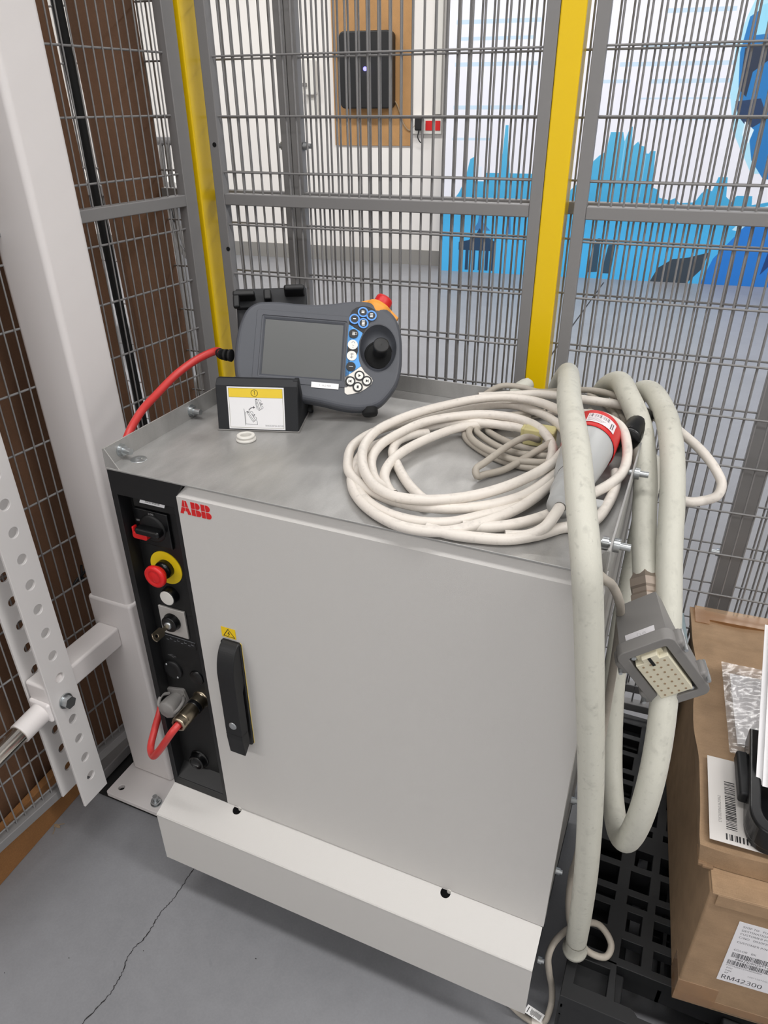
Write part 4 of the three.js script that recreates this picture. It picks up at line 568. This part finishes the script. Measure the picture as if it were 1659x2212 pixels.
  { const g = new THREE.PlaneGeometry(0.042, 0.014, 12, 1), p = g.attributes.position; for (let i = 0; i < p.count; i++) { const x = p.getX(i); p.setXYZ(i, x, p.getY(i), 0.06 * x * x * 10); } g.computeVertexNormals();
    g.rotateX(-0.9).rotateY(0.2).rotateZ(-0.75).translate(0.738, 0.040, 0.016);
    const back = g.clone(); back.translate(0, -0.0004, -0.0003);
    mesh('paper_tag', g, printed(180, 60, (q, w, h) => { q.fillStyle = '#f4f4f4'; q.fillRect(0, 0, w, h); q.fillStyle = '#222'; q.fillRect(20, 10, 8, 40); for (let i = 0; i < 16; i++) q.fillRect(50 + i * 7, 10 + (i * 13 % 9), 4, 30 + (i * 7 % 11)); }, { side: THREE.DoubleSide }), t, { keepUV: true, label: 'white barcode tag' }); }
}
// ================================================================ PALLET AND BOXES
{
  const t = thing('black_pallet', 'black plastic pallet beside the cabinet under the boxes', 'pallet', [0.773, 0, 0.022], 0.0);
  const PW = 0.60, PD = 0.69, Y = 0.14;
  // deck: one plate with rows of openings; then ribs below, feet and skids
  const dk = shape([[0, 0.085], [PW, 0.085], [PW, PD], [0, PD]]);
  const xs = [0.014, 0.060, 0.080, 0.117, 0.130, 0.168, 0.190, 0.235, 0.250, 0.295, 0.315, 0.355, 0.37, 0.41, 0.43, 0.475, 0.495, 0.535, 0.55, 0.585];
  const zs = [0.098, 0.135, 0.150, 0.190, 0.202, 0.222, 0.234, 0.275, 0.287, 0.325, 0.362, 0.378, 0.390, 0.430, 0.442, 0.478, 0.490, 0.508, 0.520, 0.560, 0.572, 0.612, 0.624, 0.660];
  const ribs = [];
  for (let j = 0; j < zs.length; j += 2) for (let i = 0; i < xs.length; i += 2) {
    const wide = (i / 2 + j / 2) % 3 === 2, x0 = xs[i] + (wide ? 0.004 : 0), x1 = xs[i + 1] - (j % 8 === 2 ? 0.006 : 0);
    dk.holes.push(new THREE.Path([[x0, zs[j]], [x1, zs[j]], [x1, zs[j + 1]], [x0, zs[j + 1]]].map(p => new THREE.Vector2(...p))));
  }
  mesh('deck', ext(dk, 0.022, 0.0008, 1).rotateX(-Math.PI / 2).translate(0, Y - 0.023, 0), M.pallet, t);
  for (let j = 0; j < 4; j++) ribs.push(box(0.004, PW - 0.004, 0.075, Y - 0.022, -(0.088 + j * 0.19) - 0.006, -(0.088 + j * 0.19)));
  for (let i = 0; i < 5; i++) ribs.push(box(0.005 + i * 0.145, 0.011 + i * 0.145, 0.075, Y - 0.022, -PD, -0.088));
  mesh('rib', ribs, M.pallet, t);
  const fr = shape([[0, 0], [PW, 0], [PW, 0.012], [0.12, 0.014], [0.11, 0.024], [0.082, 0.024], [0.078, 0.088], [0, 0.088]]); fr.holes.push(new THREE.Path([[0.016, 0.026], [0.070, 0.026], [0.070, 0.074], [0.016, 0.074]].map(p => new THREE.Vector2(...p))));
  mesh('front_rail', [ext(fr, 0.022, 0.0008, 1).rotateX(-Math.PI / 2).translate(0, Y - 0.023, 0), rbox(0.001, PW, 0.02, Y - 0.02, -0.008, 0, 0.002), rbox(0, 0.008, 0.02, Y - 0.02, -PD, 0, 0.002)], M.pallet, t);
  for (const x of [0.01, 0.25, 0.50]) for (const z of [-0.085, -0.41, -0.68]) mesh('foot', rbox(x, x + 0.085, 0, 0.118, z, z + 0.075, 0.004), M.pallet, t);
  for (const [x0, x1, z] of [[0, 0.10, -0.09], [0.12, 0.21, -0.24], [0.245, 0.345, -0.09], [0.48, 0.59, -0.09]]) mesh('lower_slat', rbox(x0, x1, 0.001, 0.02, -PD, z, 0.003), M.pallet, t);
}
{
  const t = thing('shipping_box', 'brown cardboard box with white shipping label on pallet', 'box', [0.942, 0.141, -0.046], 0.10);
  mesh('carton', rbox(0, 0.52, 0, 0.284, -0.60, 0, 0.004), M.card, t);
  mesh('front_tape', [rbox(-0.0008, 0.06, 0.0005, 0.055, -0.05, 0.0008, 0.0004), rbox(-0.0008, 0.52, -0.0006, 0.022, -0.03, 0.0006, 0.0003)], M.tape, t);
  mesh('top_flap', [rbox(0.002, 0.52, 0.2845, 0.2885, -0.085, 0.003, 0.0015), rbox(0.01, 0.52, 0.262, 0.2865, 0.0005, 0.0035, 0.0012)], M.card, t);
  mesh('shipping_label', sheet(0.16, 0.152).translate(0.0495 + 0.08, 0.1615, 0.0005), printed(800, 760, (g, w, h) => {
    g.fillStyle = '#e9e8ec'; g.fillRect(0, 0, w, h); g.fillStyle = '#4b4b50'; g.font = '30px sans-serif';
    const L = (s, x, y) => g.fillText(s, x, y);
    L('SHIP TO   FUM', 34, 60); L('DESTINATION  C', 34, 104); L('CUSTOMER PO', 34, 146); L('C/NO   0030PIS200', 34, 190); L('CUSTOMER P/N', 34, 250); L('COLOR   BK', 34, 350);
    const bars = (x, y, n, hh) => { let s = 7; for (let i = 0; i < n; i++) { s = (s * 29 + 11) % 101; const wd = 2 + s % 6; g.fillRect(x, y, wd, hh); x += wd + 2 + (s * 3) % 6; } };
    bars(34, 374, 64, 60); g.font = 'bold 30px monospace'; L('RM42300H20*14615', 70, 464); bars(24, 474, 68, 56); g.font = '24px sans-serif'; L('0107420612345690400', 24, 554); L('PSU', 34, 588); L('FAN', 34, 624); L('BP', 34, 656); g.fillStyle = '#8a8a90'; L('120*120*25(1)', 190, 630); g.fillStyle = '#2c2c30'; g.font = '70px sans-serif'; L('RM42300', 20, 730);
  }), t, { keepUV: true, label: 'white shipping label with barcodes' });
}
{
  const t = thing('flat_carton', 'flat brown cardboard carton lying on the labelled box', 'box', [0.9235, 0.431, -0.085], 0.075);
  // a slightly sagging slab
  const g = new RoundedBoxGeometry(0.56, 0.040, 0.605, 3, 0.005).translate(0.28, 0.020, -0.3025), p = g.attributes.position;
  const slab = new THREE.BoxGeometry(0.56, 0.040, 0.605, 24, 3, 30).translate(0.28, 0.020, -0.3025), q = slab.attributes.position;
  for (let i = 0; i < q.count; i++) { const x = q.getX(i), y = q.getY(i), z = q.getZ(i), k = y / 0.04; q.setXYZ(i, x + (x < 0.02 ? 0.005 * noise2(z * 5, 4) * k - 0.004 * k : 0), y + k * (0.006 * noise2(x * 5, z * 5 + 2) - 0.004 * Math.max(0, 1 - Math.abs(z + 0.30) / 0.02)), z + (z > -0.01 ? 0.004 * noise2(x * 7, 8) : 0)); }
  slab.computeVertexNormals();
  mesh('carton', slab, M.card, t);
  mesh('rear_tape', [rbox(0.002, 0.56, 0.0455, 0.0462, -0.603, -0.560, 0.0002), rbox(0.002, 0.03, 0.0455, 0.0462, -0.56, -0.545, 0.0002)], M.tape, t);
  mesh('torn_corner', [rbox(-0.002, 0.012, -0.003, 0.004, -0.03, 0.004, 0.002), rbox(0.004, 0.02, -0.003, 0.003, -0.012, 0.006, 0.002)], M.cardSide, t);
  mesh('barcode_label', sheet(0.135, 0.165).rotateX(-Math.PI / 2).rotateY(-0.02).translate(0.0750, 0.0478, -0.0885), printed(540, 660, (g2, w, h) => {
    g2.fillStyle = '#d9d5d1'; g2.fillRect(0, 0, w, h); g2.fillStyle = '#1c1c1e';
    let s = 5; for (let y = 190; y < 560;) { s = (s * 29 + 13) % 97; const d = 3 + s % 7; g2.fillRect(95, y, 60, d); y += d + 3 + (s * 5) % 6; } for (let x = 90; x < 530;) { s = (s * 31 + 7) % 89; const d = 4 + s % 8; g2.fillRect(x, 590, d, 44); x += d + 4 + (s * 3) % 8; }
    g2.fillStyle = '#6a6866'; g2.font = '22px sans-serif'; g2.save(); g2.translate(70, 520); g2.rotate(-Math.PI / 2); g2.fillText('E7876090603620062', 0, 0); g2.translate(0, 150); g2.fillText('001 KS', 0, 0); g2.restore(); g2.save(); g2.translate(190, 160); g2.rotate(-Math.PI / 2); g2.fillText('Rel ST', 0, 0); g2.restore();
  }), t, { keepUV: true, label: 'white barcode address label' });
  mesh('document', rbox(0.058, 0.21, 0.0475, 0.0485, -0.395, -0.215, 0.0004), M.paper, t);
  { const pg = new THREE.PlaneGeometry(0.185, 0.235, 40, 44).rotateX(-Math.PI / 2), pp = pg.attributes.position; for (let i = 0; i < pp.count; i++) pp.setY(i, 0.0018 * Math.abs(noise2(pp.getX(i) * 26, pp.getZ(i) * 22)) + 0.0009 * noise2(pp.getX(i) * 90, pp.getZ(i) * 90)); pg.computeVertexNormals(); mesh('document_pouch', pg.translate(0.1365, 0.0500, -0.305), M.pouch, t, { label: 'clear plastic document pouch' }); }
}
tag(mesh('foam_sheet', ext(shape([[0, 0.142], [0.16, 0.142], [0.13, 0.455], [0, 0.476]]), 0.006, 0.001).rotateY(Math.PI / 2 + 0.09).translate(0.868, 0, -0.548), M.foam, scene), 'grey foam sheet standing behind the cardboard boxes', 'sheet');
{
  const t = thing('black_tray', 'black plastic tray with rounded corner on flat carton', 'tray', [0.978, 0.4795, -0.095], 0.06);
  const outer = new THREE.Shape(); outer.moveTo(0.03, 0); outer.lineTo(0.30, 0); outer.lineTo(0.30, 0.20); outer.lineTo(0.012, 0.20); outer.lineTo(0, 0.04); outer.quadraticCurveTo(0, 0, 0.03, 0);
  const inner = new THREE.Path(); inner.moveTo(0.036, 0.012); inner.lineTo(0.29, 0.012); inner.lineTo(0.29, 0.19); inner.lineTo(0.022, 0.19); inner.lineTo(0.010, 0.044); inner.quadraticCurveTo(0.010, 0.012, 0.036, 0.012);
  const floor_ = outer.clone(); mesh('bottom', ext(floor_, 0.012, 0.002).rotateX(-Math.PI / 2).translate(0, 0.002, 0), M.gloss, t);
  outer.holes.push(inner); mesh('rim', ext(outer, 0.030, 0.0035, 3).rotateX(-Math.PI / 2).translate(0, 0.012, 0), M.gloss, t);
  mesh('side_grip', rbox(-0.012, 0.006, 0.012, 0.034, -0.16, -0.07, 0.005), M.black, t);
  const p = thing('paper_stack', 'stack of white paper sheets leaning in the black tray', 'paper', [0.982, 0.520, -0.185], 0.03);
  for (let i = 0; i < 3; i++) mesh('sheet', rbox(0.0, 0.21, 0, 0.001, -0.28, 0, 0.0004), M.paper, p).position.set(i * 0.008, i * 0.004, i * 0.006), p.children[i].rotation.set(0.42, 0, 0.02);
}
tag(mesh('dry_leaf', [ext(shape([[0, 0], [0.006, 0.003], [0.016, 0.002], [0.02, -0.002], [0.012, -0.004], [0.004, -0.003]]), 0.0006).rotateX(-1.2).translate(-0.352, 0.002, 0.040), tube([[-0.346, 0.002, 0.045], [-0.340, 0.004, 0.038], [-0.330, 0.003, 0.030]], 0.0008, 8, 5), tube([[-0.344, 0.002, 0.046], [-0.338, 0.003, 0.052], [-0.336, 0.001, 0.06]], 0.0008, 8, 5)], M.leaf, scene), 'small dry leaf scrap on the floor by brown kickboard', 'leaf');

renderer.render(scene, camera);
